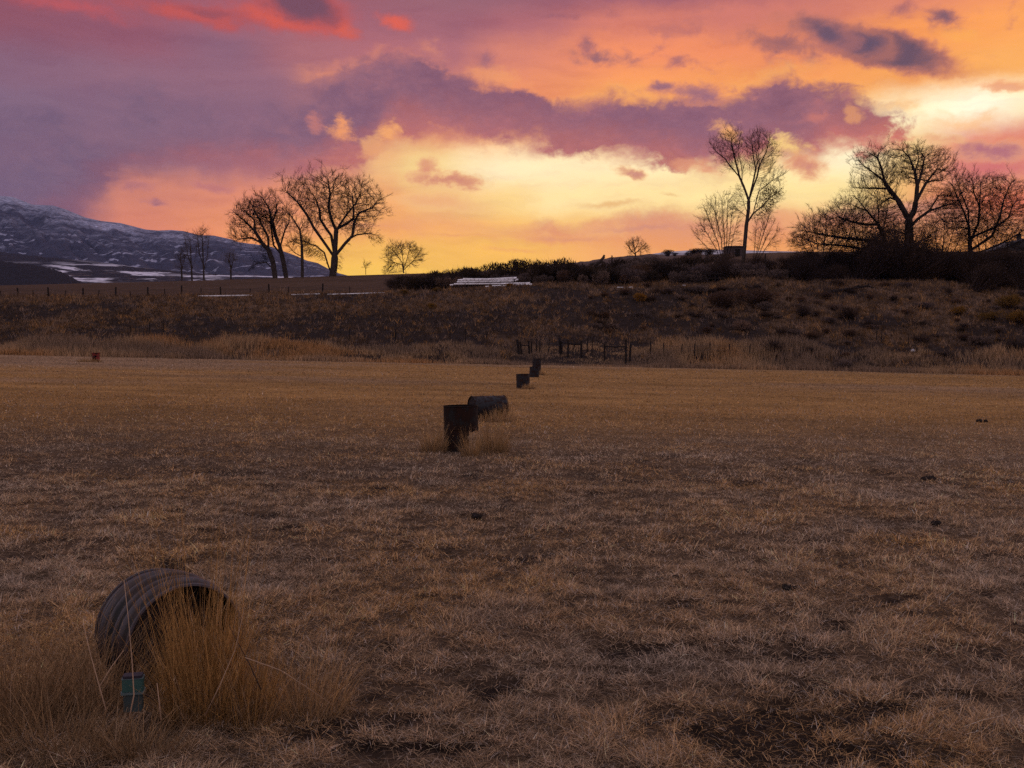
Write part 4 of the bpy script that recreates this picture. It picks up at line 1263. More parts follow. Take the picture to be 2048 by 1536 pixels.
pipe('short white pipe on the ground in front of the stack', pp(984, 572.2, YP - 1.3), pp(1003, 571.6, YP - 1.3), 0.13, group='loose white pipes beside the stack')
pipe('thin white pipe end on the ground between the short pipe and the pair', pp(1005, 572.2, YP - 1.4), pp(1020, 571.6, YP - 1.4), 0.11, group='loose white pipes beside the stack')
pipe('small white pipe offcut farthest forward of the stack', pp(971, 573.4, YP - 1.6), pp(978, 573.2, YP - 1.6), 0.10, group='loose white pipes beside the stack')
pipe('small white pipe offcut left of the stack', pp(900, 570.2, YP - 0.3), pp(906.5, 569.6, YP - 0.3), 0.10, group='loose white pipes beside the stack')
def ground_pipe(label, px0, px1, Y0, Y1_, r, gr):
    a = on_ground(px0, 590, Y0); b_ = on_ground(px1, 590, Y1_)
    pipe(label, a + Vector((0, 0, r * 1.2)), b_ + Vector((0, 0, r * 1.2)), r, 0, gr)
LP = 'white pipes lying along the bench on the left'
ground_pipe('long thin white pipe lying along the bench, leftmost on the bank top', 396, 505, 131.0, 131.0, 0.10, LP)
ground_pipe('white pipe lying along the bench below the bare trees', 583, 640, 131.4, 130.8, 0.10, LP)
ground_pipe('thin white pipe lying along the bench right of the bare trees', 655, 770, 130.8, 131.6, 0.07, LP)
ground_pipe('small white pipe offcut under the sagebrush right of the pipe stack', 1234, 1247, 130.8, 130.8, 0.09, 'white offcuts under the sagebrush')
ground_pipe('thinner white offcut farther right under the sagebrush', 1257, 1266, 130.8, 130.8, 0.06, 'white offcuts under the sagebrush')

def scrap(label, px, Y, w, name='white_scrap', dz=0.0):
    g = on_ground(px, 600, Y)
    b = MB(); n = 9
    rs = np.random.default_rng(int(px))
    V = []
    for i in range(7):
        f = math.pi * i / 6
        for j in range(n):
            t = 2 * math.pi * j / n; q = w * 0.5 * (0.75 + 0.5 * rs.random())
            V.append((q * math.sin(f) * math.cos(t) * 1.2, q * math.sin(f) * math.sin(t), q * 0.7 * math.cos(f)))
    b.add(V, [(i * n + j, i * n + (j + 1) % n, (i + 1) * n + (j + 1) % n, (i + 1) * n + j) for i in range(6) for j in range(n)])
    o = b.build(name, MATS['bleached']); o.location = (g.x, g.y, g.z + w * 0.25 + dz)
    tag(o, label, 'scrap')
scrap('small white scrap on the bank top under the tall tree', 1368, 131.0, 0.42)
scrap('tiny white scrap halfway down the bank on the right', 1629, 119.0, 0.30, dz=0.15)
p = on_ground(1823, 690, 110.0)
root = empty('bleached_bucket', p + Vector((0, 0, 0.25)), 0.3); root.rotation_euler = (rad(70), 0, rad(50))
tag(root, 'tipped white bucket with a dark mouth near the foot of the bank on the right', 'bucket')
b = MB(); b.tube([(0, 0, 0), (0, 0, 0.36)], [0.15, 0.19], 16, cap=False); b.tube([(0, 0, 0), (0, 0, 0.36)], [0.14, 0.18], 16, cap=False); b.build('pail', MATS['bleached'], root, True)
b = MB(); b.tube([(0, 0, 0.25), (0, 0, 0.26)], 0.16, 16); b.build('inner_bottom', MATS['inner_shade'], root)  # dark disc, the shade inside the pail painted as its colour

# ------------------------------------------------------------------ fences
def post_mb(h, r, lean=(0, 0), base=(0, 0, 0), n=7):
    b = MB(); bx = Vector(base)
    b.tube([bx + Vector((0, 0, -0.3)), bx + Vector((lean[0] * 0.5, lean[1] * 0.5, h * 0.5)), bx + Vector((lean[0], lean[1], h))], [r * 1.05, r, r * 0.92], n)
    return b
def fence(label, posts, wires, group=None, wr=0.012):
    """posts: (ground point, height, radius, lean x); wires at fractions of the height"""
    o0 = posts[0][0]
    root = empty('wire_fence', o0)
    tag(root, label, 'fence', group)
    for (g, h, r, lx) in posts:
        post_mb(h, r, (lx, 0), g - o0).build('post', MATS['post_wood'], root)
    for f in wires:
        b = MB()
        pts = []
        for i, (g, h, r, lx) in enumerate(posts):
            q = g - o0 + Vector((lx * f, 0, h * f))
            if pts: pts.append((pts[-1] + q) / 2 + Vector((0, 0, -0.05 - 0.05 * random.random())))
            pts.append(q)
        b.tube(pts, wr, 4); b.build('wire', MATS['wire'], root)
    return root
LEFT = [-40, 2, 36, 66, 97, 131, 166, 197, 231, 261, 296, 330, 363, 402, 442, 500, 538, 577, 645, 700]
ps = []
for i, px in enumerate(LEFT):
    g = on_ground(px, 590, 134.0)
    thin = i % 2 == 1
    ps.append((g, 1.25 * (0.78 if thin else 1.05) + 0.12 * random.random(), 0.06 if thin else 0.11, random.uniform(-0.08, 0.1)))
fence('wire fence of dark posts along the bench on the left', ps, (0.5, 0.85))
RIGHT = [1300, 1327, 1362, 1389, 1420, 1459, 1499]
ps = []
for i, px in enumerate(RIGHT):
    g = on_ground(px, 690, 108.5)
    ps.append((g, 1.55 + 0.2 * random.random(), 0.065, [0.10, 0.02, 0.14, 0.05, 0.0, 0.0, 0.08][i]))
fence('sagging wire fence of dark posts at the foot of the bank on the right', ps, (0.55, 0.85))
ps = []
for i, (px, h) in enumerate([(262, 1.0), (300, 1.3), (327, 1.3), (520, 1.1), (700, 1.2), (791, 1.3), (900, 1.75), (931, 1.6), (973, 1.45)]):
    g = on_ground(px, 690, 110.0)
    ps.append((g, h, 0.06 if i > 2 else 0.05, random.uniform(-0.05, 0.05)))
fence('wire fence of short posts sunk in the tall grass left of centre', ps, (0.8,))
ps = []
for i, (px, h, lx) in enumerate([(1073, 1.5, 0.0), (1079, 1.5, 0.05), (1097, 1.7, 0.1), (1175, 1.6, -0.02), (1184, 1.5, 0.05)]):
    ps.append((on_ground(px, 690, 108.5), h, 0.05, lx))
fence('leaning wire fence posts between the broken brace and the wooden gateway', ps, (0.6, 0.9))

def brace(label, posts, rails, name='fence_brace', extra=()):
    """heavy posts joined by rails; all points in photo pixels at a distance"""
    g0 = on_ground(posts[0][0], 690, posts[0][2])
    root = empty(name, g0); tag(root, label, 'fence brace', 'wooden braces at the field gateway')
    for (px, top, Y, r, lx) in posts:
        g = on_ground(px, 690, Y); t = at(px + lx, top, Y)
        b = MB(); r *= 0.8; b.tube([g - g0 + Vector((0, 0, -0.3)), (g + t) / 2 - g0, t - g0], [r * 1.05, r, r], 8); b.build('post', MATS['post_wood'], root)
    for (a, b_, Y, r) in rails:
        b = MB(); A = at(a[0], a[1], Y) - g0; B = at(b_[0], b_[1], Y) - g0
        b.tube([A, (A + B) / 2 + Vector((0, 0, -0.04)), B], r, 8); b.build('rail', MATS['post_wood'], root)
    for pts, Y, r in extra:
        b = MB(); b.tube([at(x, y, Y) - g0 for x, y in pts], r, 6); b.build('brace_wire', MATS['post_wood'], root)
    return root
brace('collapsed brace of two leaning posts with a sagging rail', [(1038.5, 679, 107.5, 0.17, -4), (1044, 683, 107.6, 0.10, -4), (1059, 681.5, 107.5, 0.13, -2), (1063, 683, 107.6, 0.10, 0)],
      [((1040, 688), (1049, 691), 107.3, 0.06), ((1049, 691), (1060, 690), 107.3, 0.06)])
brace('sturdy brace of thick posts with a rail on the left of the gateway', [(1121, 676, 108.2, 0.13, -2), (1124.5, 682, 108.1, 0.10, -2), (1136, 681, 107.3, 0.12, 0), (1163.5, 681.5, 107.2, 0.16, -1)],
      [((1122, 684.5), (1137, 685.5), 107.6, 0.07), ((1136, 687), (1163, 688), 107.2, 0.10)], extra=[([(1147, 692), (1152, 684), (1146, 700)], 107.9, 0.05)])
brace('lower brace of two posts with a long rail on the right of the gateway', [(1209.5, 688, 106.8, 0.11, -0.5), (1252, 680, 106.6, 0.14, 0), (1259.5, 688, 106.9, 0.13, 1.5)],
      [((1210, 693), (1252, 693.2), 106.6, 0.085)], extra=[([(1229, 694), (1231, 700)], 106.6, 0.04)])

# other uprights on the bench
def lone_post(label, px, top, Y, r, lx=0.0):
    g = on_ground(px, 560, Y); t = at(px + lx, top, Y)
    b = MB(); b.tube([(0, 0, -0.4), (t - g) * 0.5, t - g], [r * 1.1, r, r * 0.9], 8)
    o = b.build('lone_post', MATS['post_wood']); o.location = g
    tag(o, label, 'post')
lone_post('bare dark post standing in the sagebrush left of the brown rise', 1223, 511, 140, 0.10, 1)
lone_post('dark post standing in the brush right of the tall tree', 1530, 508, 139, 0.09, 1)
lone_post('thin pole at the right edge beside the house roof', 2015, 486, 160, 0.09)
lone_post('thin dark post on the slope of the bank below the tall tree', 1405, 606, 122, 0.06, 0.5)
lone_post('thin stake pair left member on the right of the bank', 1754, 659, 113, 0.05)
lone_post('thin stake pair right member on the right of the bank', 1764, 660, 113, 0.05)
lone_post('thin stake above the tipped white bucket', 1818, 668, 112, 0.045)

# broken root stump on the skyline and a log on the right of the bank
def branchy(name, label, cat, base, segs, m='bark'):
    root = empty(name, base); tag(root, label, cat)
    for i, (pts, r) in enumerate(segs):
        b = MB(); b.tube([Vector(q) - base for q in pts], [r * (1 - 0.5 * k / (len(pts) - 1)) for k in range(len(pts))], 7)
        b.build('trunk' if i == 0 else 'limb', MATS[m], root)
Y = 142
branchy('dead_stump', 'dead uprooted stump jutting from the sagebrush on the skyline', 'stump', on_ground(1198, 530, Y),
        [([at(1188, 530, Y), at(1199, 524, Y), at(1206, 516, Y), at(1209, 510, Y)], 0.28), ([at(1180, 528, Y), at(1192, 526, Y), at(1203, 526, Y)], 0.16), ([at(1203, 519, Y), at(1210, 515, Y)], 0.12), ([at(1199, 524, Y), at(1208, 524, Y), at(1212, 527, Y)], 0.14)])
Y = 128
branchy('fallen_log', 'fallen branching log lying on the bank under the large tree', 'log', on_ground(1700, 580, Y),
        [([on_ground(1664, 580, Y - 1) + Vector((0, 0, .1)), on_ground(1700, 580, Y) + Vector((0, 0, .35)), on_ground(1738, 580, Y) + Vector((0, 0, .7))], 0.22), ([on_ground(1700, 580, Y) + Vector((0, 0, .3)), on_ground(1716, 580, Y) + Vector((0, 0, .7)), on_ground(1728, 580, Y) + Vector((0, 0, .5))], 0.12),
         ([on_ground(1738, 580, Y) + Vector((0, 0, .6)), on_ground(1748, 580, Y) + Vector((0, 0, .5))], 0.10), ([on_ground(1724, 580, Y) + Vector((0, 0, .5)), on_ground(1742, 580, Y) + Vector((0, 0, 1.0))], 0.08)], 'post_wood')

# low plank rail hidden in the brush under the tall tree
g0 = on_ground(1400, 560, 133.5)
root = empty('plank_rail', g0); tag(root, 'weathered plank rail half hidden in dark brush left of the tall tree', 'rail')
for (x0, y0, x1, y1) in ((1364, 546, 1446, 547.5), (1362, 557.5, 1452, 556)):
    b = MB(); A = at(x0, y0, 133.5) - g0; B = at(x1, y1, 133.5) - g0
    b.box((A + B) / 2, ((B - A).length, 0.06, 0.16), Matrix.Rotation(-math.atan2((B - A).z, (B - A).x), 3, 'Y')); b.build('plank', MATS['post_wood'], root)
for px in (1372, 1397, 1430):
    g = on_ground(px, 560, 133.6); t = at(px, 544, 133.6)
    b = MB(); b.tube([g - g0 + Vector((0, 0, -.2)), t - g0], 0.09, 7); b.build('post', MATS['post_wood'], root)

# ------------------------------------------------------------------ buildings
def house():
    Yh = 215.0
    base = at(2018, 500, Yh); ridge = at(2047, 478, Yh)
    ev = at(2014, 494.5, Yh)
    g = Vector((base.x, Yh, H(base.x, Yh) - 0.5))
    root = empty('farm_house', g); tag(root, 'low farm house with a grey roof at the right edge of the picture', 'house')
    W = 12.0; half = ridge.x - ev.x
    zr, ze = ridge.z - g.z, ev.z - g.z
    b = MB()
    x0, x1 = ev.x - g.x + 0.35, ev.x - g.x + 2 * half - 0.35
    prof = [(x0, 0), (x1, 0), (x1, ze), (x0 + (x1 - x0) / 2, zr - 0.15), (x0, ze)]
    n = len(prof)
    b.add([(x, 0.3, z) for x, z in prof] + [(x, W, z) for x, z in prof], [tuple(range(n)), tuple(range(2 * n - 1, n - 1, -1))] + [(k, n + k, n + (k + 1) % n, (k + 1) % n) for k in range(n)])
    b.build('wall', MATS['house_wall'], root)
    b = MB()
    for s in (0, 1):
        xa = ev.x - g.x - 0.1 if s == 0 else ev.x - g.x + 2 * half + 0.1
        xr = ev.x - g.x + half
        v = [(xa, 0, ze - 0.05), (xr, 0, zr), (xr, W + 0.3, zr), (xa, W + 0.3, ze - 0.05)]
        v2 = [(x, y, z + 0.14) for x, y, z in v]
        b.add(v + v2, [(0, 1, 2, 3), (4, 7, 6, 5), (0, 4, 5, 1), (2, 6, 7, 3), (0, 3, 7, 4), (1, 5, 6, 2)])
    rf = b.build('roof', MATS['house_roof'], root)
    b = MB(); xr = ev.x - g.x + half; b.box((xr, 2.0, zr + 0.5), (0.7, 0.7, 1.4)); b.box((xr, 2.0, zr + 1.25), (0.8, 0.8, 0.12)); b.build('chimney', MATS['house_wall'], rf)
    for k in (0.3, 0.68):
        b = MB(); xx = x0 + (x1 - x0) * k; b.box((xx, 0.29, ze * 0.62), (1.0, 0.06, 1.0)); w = b.build('window', MATS['gate_black'], root)
house()
def shed():
    Ys = 190.0
    a = at(1452, 491.5, Ys); c = at(1488, 491.5, Ys)
    g = Vector(((a.x + c.x) / 2, Ys, H((a.x + c.x) / 2, Ys) - 0.4)); W = c.x - a.x; hh = a.z - g.z
    root = empty('farm_shed', g); tag(root, 'small flat roofed dark shed behind the trunk of the tall tree', 'shed')
    b = MB(); b.box((0, 1.5, hh / 2 - 0.1), (W - 0.2, 3.0, hh - 0.2)); b.build('wall', MATS['shed_wall'], root)
    b = MB(); b.box((0, 1.5, hh - 0.11), (W, 3.3, 0.16)); b.build('roof', MATS['shed_wall'], root)
    b = MB(); b.box((0.5, -0.02, hh * 0.4), (0.9, 0.05, hh * 0.7)); b.build('door', MATS['post_wood'], root)
shed()

# ------------------------------------------------------------------ bare trees grown by space colonisation from traced limbs
def in_poly(x, y, poly):
    poly = np.asarray(poly, float)
    ins = np.zeros(len(x), bool)
    j = len(poly) - 1
    for i in range(len(poly)):
        xi, yi = poly[i]; xj, yj = poly[j]
        c = ((yi > y) != (yj > y)) & (x < (xj - xi) * (y - yi) / (yj - yi + 1e-12) + xi)
        ins ^= c
        j = i
    return ins

def cloud_points(polys, Y, n, depth, rs):
    out = []
    for poly, wgt in polys:
        poly = np.asarray(poly, float)
        lo, hi = poly.min(0), poly.max(0)
        got = np.zeros((0, 2))
        want = int(n * wgt)
        while len(got) < want:
            q = lo + (hi - lo) * rs.random((want * 2, 2))
            got = np.concatenate([got, q[in_poly(q[:, 0], q[:, 1], poly)]])
        got = got[:want]
        nc = max(6, want // 38)
        cen = got[rs.integers(0, want, nc)]
        pull = rs.random(want) < 0.72
        j = rs.integers(0, nc, want)
        sc = 0.046 * np.hypot(*(hi - lo))
        got[pull] = cen[j[pull]] + rs.normal(0, 1, (pull.sum(), 2)) * sc * (0.5 + rs.random((pull.sum(), 1)))
        cx, hw = (lo[0] + hi[0]) / 2, (hi[0] - lo[0]) / 2
        cy, hh = (lo[1] + hi[1]) / 2, (hi[1] - lo[1]) / 2
        r2 = ((got[:, 0] - cx) / hw) ** 2 + ((got[:, 1] - cy) / hh) ** 2
        d = (rs.random(want) * 2 - 1) * np.sqrt(np.clip(1.15 - r2, 0.05, 1)) * hw / F * Y * depth
        Yq = Y + d
        x = (got[:, 0] - 1024) / F * Y          # keep the crown's size: lateral position at the trunk's distance
        z = np.array([at(1024, py, Y).z for py in got[:, 1]])
        out.append(np.stack([x, Yq, z], -1))
    return np.concatenate(out)

def colonise(seed_pts, seed_par, A, step, di, dk, iters, rs, jitter=0.25, up=0.0):
    P = list(seed_pts); par = list(seed_par)
    Pn = np.array(P)
    hub = np.array([A[:, 0].mean(), A[:, 1].mean(), A[:, 2].min() * 0.8 + A[:, 2].max() * 0.2])
    D = np.full(len(A), 1e9); I = np.zeros(len(A), int)
    def upd(start):
        new = Pn[start:]
        for s in range(0, len(new), 400):
            d = np.linalg.norm(A[:, None] - new[None, s:s + 400], axis=2)
            k = d.argmin(1); dm = d[np.arange(len(A)), k]
            b = dm < D
            D[b] = dm[b]; I[b] = k[b] + start + s
    upd(0)
    kids = [0] * len(P)
    ns = len(P)
    for it in range(iters):
        live = (D < di) & (D > dk)
        kk = np.array(kids)
        live &= (kk[I] < np.where(I < ns, 4, 2))
        if not live.any(): break
        idx = I[live]
        v = A[live] - Pn[idx]; v /= np.linalg.norm(v, axis=1, keepdims=True) + 1e-9
        u, inv = np.unique(idx, return_inverse=True)
        s = np.zeros((len(u), 3)); np.add.at(s, inv, v)
        s /= np.linalg.norm(s, axis=1, keepdims=True) + 1e-9
        rdl = Pn[u] - hub; rdl /= np.linalg.norm(rdl, axis=1, keepdims=True) + 1e-9
        # keep some of the parent's heading so that twigs run on instead of turning sharply
        pp_ = np.array([Pn[i] - Pn[par[i]] if par[i] >= 0 else np.array([0, 0, step]) for i in u])
        pp_ /= np.linalg.norm(pp_, axis=1, keepdims=True) + 1e-9
        s = s + 0.75 * pp_ + rs.normal(0, jitter, s.shape) + np.array([0, 0, up]) + 0.35 * rdl
        s /= np.linalg.norm(s, axis=1, keepdims=True) + 1e-9
        new = Pn[u] + s * step
        for q in u: kids[q] += 1
        kids += [0] * len(u)
        start = len(Pn)
        Pn = np.concatenate([Pn, new]); par += list(u)
        upd(start)
        if len(Pn) > 30000: break
    return Pn, np.array(par)

def limb_nodes(limbs, Y, rs, step, depth):
    """traced limbs in photo pixels -> connected nodes; each limb starts on the nearest earlier node"""
    P, par = [], []
    for li, (pts, dd) in enumerate(limbs):
        w = []
        L = len(pts)
        for k, (px, py) in enumerate(pts):
            q = at(px, py, Y); w.append(np.array([(px - 1024) / F * Y, Y, q.z]))
        tot = sum(np.linalg.norm(w[i + 1] - w[i]) for i in range(L - 1))
        if li == 0 or not P:
            P.append(w[0]); par.append(-1); cur = 0; y0 = Y
        else:
            d = [np.hypot(q[0] - w[0][0], q[2] - w[0][2]) for q in P]
            cur = int(np.argmin(d)); y0 = P[cur][1]
            if d[cur] > 1.2 and dd == 'base':
                P.append(w[0]); par.append(-1); cur = len(P) - 1; y0 = Y
        dy = 0.0 if dd == 'base' else (dd if dd is not None else rs.uniform(-1, 1) * depth) * tot
        run = 0.0
        start = P[cur].copy()
        for i in range(L - 1):
            a = w[i] if i else start
            b = w[i + 1]
            seg = np.linalg.norm(w[i + 1] - w[i])
            n = max(1, int(seg / step))
            for k in range(1, n + 1):
                f = (run + seg * k / n) / tot
                q = a + (b - a) * k / n
                q = np.array([q[0], y0 + dy * f, q[2]]) + rs.normal(0, 0.02 * step, 3)
                P.append(q); par.append(cur); cur = len(P) - 1
            run += seg
    return P, par

def radii(par, tip, ex, rmax=None):
    n = len(par); s = np.zeros(n)
    kids = np.zeros(n, int)
    for i in range(n):
        if par[i] >= 0: kids[par[i]] += 1
    r = np.zeros(n)
    for i in range(n - 1, -1, -1):
        r[i] = tip if kids[i] == 0 else max(tip, s[i] ** (1 / ex))
        if par[i] >= 0: s[par[i]] += r[i] ** ex
    if rmax: r = np.minimum(r, rmax) if r.max() > rmax else r
    return r

def tubes_np(P, par, r, sel, n):
    idx = np.where(sel & (par >= 0))[0]
    if not len(idx): return None
    a = P[par[idx]]; b = P[idx]
    d = b - a; L = np.linalg.norm(d, axis=1, keepdims=True) + 1e-9; d = d / L
    a = a - d * np.minimum(L * 0.12, r[idx][:, None] * 0.4)
    ref = np.where((np.abs(d[:, 2:3]) > 0.92), np.array([[1.0, 0, 0]]), np.array([[0, 0, 1.0]]))
    u = np.cross(d, ref); u /= np.linalg.norm(u, axis=1, keepdims=True) + 1e-9
    w = np.cross(d, u)
    ra = np.minimum(r[par[idx]], r[idx] * 1.35)
    t = np.arange(n) * 2 * math.pi / n
    ring = lambda c, rr: c[:, None] + (u[:, None] * np.cos(t)[None, :, None] + w[:, None] * np.sin(t)[None, :, None]) * rr[:, None, None]
    V = np.stack([ring(a, ra), ring(b, r[idx])], 1).reshape(-1, 3)
    m = len(idx)
    base = (np.arange(m) * 2 * n)[:, None, None]
    k = np.arange(n); k2 = (k + 1) % n
    Fq = (base + np.stack([k, k2, k2 + n, k + n], -1)[None]).reshape(-1, 4)
    return V, Fq

def tree(name, label, cat, limbs, polys, Y, n_att, tip=0.012, ex=2.25, step=0.35, depth=0.8, dk=0.5, di=4.0, seed=1, leaves=0, leaf_poly=None, group=None, crown_mat='twig', up=0.05, thr=0.10, rmax=None, jitter=0.14, hairs=1.0, spread=None):
    rs = np.random.default_rng(seed)
    n_att = int(n_att * 1.5); dk *= 0.76; step *= 0.85; tip *= 1.2
    P, par = limb_nodes(limbs, Y, rs, step, 0.28)
    A = cloud_points(polys, Y, n_att, depth, rs)
    Pn, par = colonise(np.array(P), par, A, step, di, dk, 90, rs, jitter, up)
    # fine two-piece sprigs on the thin twigs
    r0 = radii(par, tip, ex)
    ends = np.where(r0 < tip * 2.2)[0]
    k = int(len(ends) * hairs * 1.5)
    pick = ends[rs.integers(0, len(ends), k)]
    hd = Pn[pick] - Pn[np.maximum(par[pick], 0)]; hd /= np.linalg.norm(hd, axis=1, keepdims=True) + 1e-9
    unit = lambda v: v / (np.linalg.norm(v, axis=1, keepdims=True) + 1e-9)
    zb = Pn[:, 2].min(); ctr = np.array([Pn[:, 0].mean(), Pn[:, 1].mean(), zb + 0.35 * (Pn[:, 2].max() - zb)])
    rdl = unit(Pn[pick] - ctr)
    hd = unit(hd * 0.6 + rdl * 0.75 + rs.normal(0, 0.34, hd.shape) + np.array([0, 0, 0.1]))
    s1 = Pn[pick] + hd * step * (0.8 + 1.4 * rs.random((k, 1)))
    h2 = unit(hd + rs.normal(0, 0.28, hd.shape)); s2 = s1 + h2 * step * (0.7 + 1.3 * rs.random((k, 1)))
    h3 = unit(hd + rs.normal(0, 0.45, hd.shape)); s3 = s1 + h3 * step * (0.5 + 1.0 * rs.random((k, 1)))
    n0 = len(Pn)
    Pn2 = np.concatenate([Pn, s1, s2, s3]); par2 = np.concatenate([par, pick, n0 + np.arange(k), n0 + np.arange(k)])
    m = r0.max()
    if rmax:
        rmax *= 0.95
        q = math.log(rmax / tip) / math.log(m / tip)
        r0 = tip * (r0 / tip) ** q
    r = np.concatenate([r0, np.full(k, tip * 0.52), np.full(2 * k, tip * 0.36)])
    px, py = limbs[0][0][0]
    base = Vector(Pn[0])
    root = empty(name, base)
    tag(root, label, cat, group)
    Q = Pn2 - np.array(base)
    thick = r >= thr
    t = tubes_np(Q, par2, r, thick, 8)
    if t: obj('trunk', mesh_np('trunk', t[0], t[1], 4, None, True), MATS['bark'], root)
    t = tubes_np(Q, par2, r, ~thick, 4)
    obj('crown', mesh_np('crown', t[0], t[1], 4, None, False), MATS[crown_mat], root)
    if leaves:
        cand = ends
        lp = leaf_poly
        xs = Pn[cand][:, 0] / Y * F + 1024
        pys = 695 - (Pn[cand][:, 2] - EYE) / Y * F
        cand = cand[in_poly(xs, pys, lp)] if lp is not None else cand
        if len(cand):
            q = Pn[cand[rs.integers(0, len(cand), leaves)]] - np.array(base) + rs.normal(0, 0.22, (leaves, 3))
            e1 = rs.normal(0, 1, (leaves, 3)); e1 /= np.linalg.norm(e1, axis=1, keepdims=True)
            e2 = np.cross(e1, rs.normal(0, 1, (leaves, 3))); e2 /= np.linalg.norm(e2, axis=1, keepdims=True)
            s = 0.05 + 0.07 * rs.random((leaves, 1))
            V = np.stack([q - e1 * s, q + e2 * s * 0.8, q + e1 * s, q - e2 * s * 0.8], 1).reshape(-1, 3)
            Fq = np.arange(leaves * 4).reshape(-1, 4)
            col = np.array([0.13, 0.085, 0.03]) * (0.6 + 0.8 * rs.random((leaves, 1)))
            obj('leaves', mesh_np('leaves', V, Fq, 4, np.repeat(col, 4, 0)), MATS['sage'], root)
    return root

def C2(*p): return [(440 + x / 4, 340 + y / 4) for x, y in p]        # traced on enlargements of the photograph
def C7(*p): return [(1340 + x / 4.8, 240 + y / 4.8) for x, y in p]
def C5(*p): return [(1536 + x / 4, 260 + y / 4) for x, y in p]

YT = 203.0
tree('cottonwood_tree', 'largest bare cottonwood of the left group, broad fan crown on a thick trunk', 'tree', [
    (C2((905, 856), (918, 770), (924, 690)), 'base'),
    (C2((924, 690), (928, 580), (930, 480), (960, 430), (1010, 350), (1080, 260), (1110, 190)), 0.15),
    (C2((924, 700), (870, 620), (830, 560), (770, 470), (720, 370), (650, 270), (560, 180)), -0.2),
    (C2((924, 690), (905, 600), (888, 520), (830, 440), (790, 380), (780, 300), (740, 200)), 0.3),
    (C2((930, 480), (900, 400), (880, 300), (900, 200), (890, 110)), -0.3),
    (C2((930, 690), (1010, 590), (1070, 530), (1090, 420), (1130, 350), (1240, 310), (1300, 230)), -0.15),
    (C2((1040, 560), (1100, 520), (1200, 505), (1260, 520), (1292, 560)), 0.2),
    (C2((945, 470), (1010, 420), (1060, 380), (1060, 300), (1040, 180)), 0.35),
    (C2((880, 856), (870, 760), (840, 660), (780, 610), (700, 580), (610, 550)), 'base')],
    [([(566, 370), (580, 361), (620, 358), (680, 356), (730, 366), (760, 382), (772, 400), (757, 428), (736, 446), (716, 462), (692, 462), (668, 450), (640, 452), (614, 424), (590, 402)], 1.0),
     ([(715, 462), (745, 458), (766, 474), (758, 486), (735, 478)], 0.05), ([(585, 478), (620, 474), (650, 500), (655, 530), (630, 515), (606, 505)], 0.08), ([(672, 500), (690, 498), (685, 530), (674, 545)], 0.02)],
    YT, 2300, 0.014, 2.2, 0.36, 0.8, 0.55, 4.5, 3, 900, [(580, 470), (660, 470), (690, 545), (620, 530)], thr=0.09, rmax=0.78)
tree('cottonwood_tree', 'left leaning bare cottonwood with a bushy crown at the left of the group', 'tree', [
    (C2((448, 868), (432, 740), (396, 640), (350, 590), (290, 490), (200, 400), (150, 360)), 'base'),
    (C2((350, 590), (260, 540), (180, 545), (120, 560)), 0.2), (C2((396, 640), (400, 540), (350, 430), (290, 300), (260, 250)), -0.2),
    (C2((440, 800), (380, 740), (310, 750), (260, 790)), -0.15), (C2((290, 490), (280, 400), (190, 310)), 0.3)],
    [([(464, 420), (478, 411), (500, 402), (520, 410), (538, 430), (545, 470), (536, 500), (515, 484), (490, 482), (468, 478), (466, 450)], 1.0), ([(505, 500), (525, 490), (545, 500), (548, 525), (520, 530), (500, 540)], 0.14)],
    YT, 1300, 0.015, 2.2, 0.36, 0.8, 0.5, 4.5, 5, thr=0.09, rmax=0.55)
tree('cottonwood_tree', 'upright bare cottonwood beside the left leaning one', 'tree', [
    (C2((536, 868), (515, 740), (488, 620), (455, 530), (430, 420), (400, 300), (350, 220)), 'base'),
    (C2((488, 620), (520, 480), (550, 420), (556, 330)), 0.2), (C2((430, 420), (470, 330), (470, 220)), -0.25), (C2((500, 680), (430, 600), (410, 500), (390, 380)), 0.3),
    (C2((530, 800), (548, 740), (556, 700)), -0.2)],
    [([(502, 400), (520, 388), (548, 384), (562, 400), (566, 420), (582, 440), (580, 462), (568, 480), (552, 470), (530, 452), (512, 430)], 1.0)],
    YT + 1.5, 1100, 0.015, 2.2, 0.36, 0.8, 0.5, 4.5, 6, thr=0.09, rmax=0.5)
tree('slender_tree', 'slender bare tree with a dead side limb between the two big cottonwoods', 'tree', [
    (C2((665, 862), (664, 720), (662, 600), (648, 480), (600, 400), (530, 300)), 'base'),
    (C2((660, 700), (600, 660), (545, 600)), 0.2), (C2((672, 800), (730, 775), (800, 742)), -0.1), (C2((648, 480), (680, 420), (700, 400)), 0.2), (C2((662, 600), (600, 570), (560, 580)), -0.2), (C2((664, 620), (700, 570), (720, 560)), 0.2)],
    [([(566, 410), (580, 420), (605, 440), (618, 432), (622, 465), (612, 490), (592, 500), (575, 492), (585, 460)], 1.0)],
    YT - 1.0, 380, 0.016, 2.3, 0.36, 0.7, 0.6, 4.0, 8, thr=0.08, rmax=0.33)
tree('young_tree', 'small fan shaped bare tree catching the glow right of the big cottonwood', 'tree', [
    ([(808, 546), (805, 525), (795, 510), (783, 498)], 'base'), ([(808, 540), (815, 515), (820, 492)], 0.2), ([(808, 542), (825, 525), (838, 510)], -0.2), ([(806, 530), (790, 525), (774, 515)], 0.2), ([(808, 538), (806, 510), (802, 492)], -0.1)],
    [([(768, 512), (775, 497), (795, 490), (818, 487), (838, 498), (847, 512), (838, 532), (812, 540), (785, 535)], 1.0), ([(768, 535), (786, 530), (800, 546), (770, 547)], 0.12)],
    YT + 4, 520, 0.014, 2.3, 0.32, 0.8, 0.4, 3.0, 9, crown_mat='pale_twig', thr=0.07, rmax=0.14)
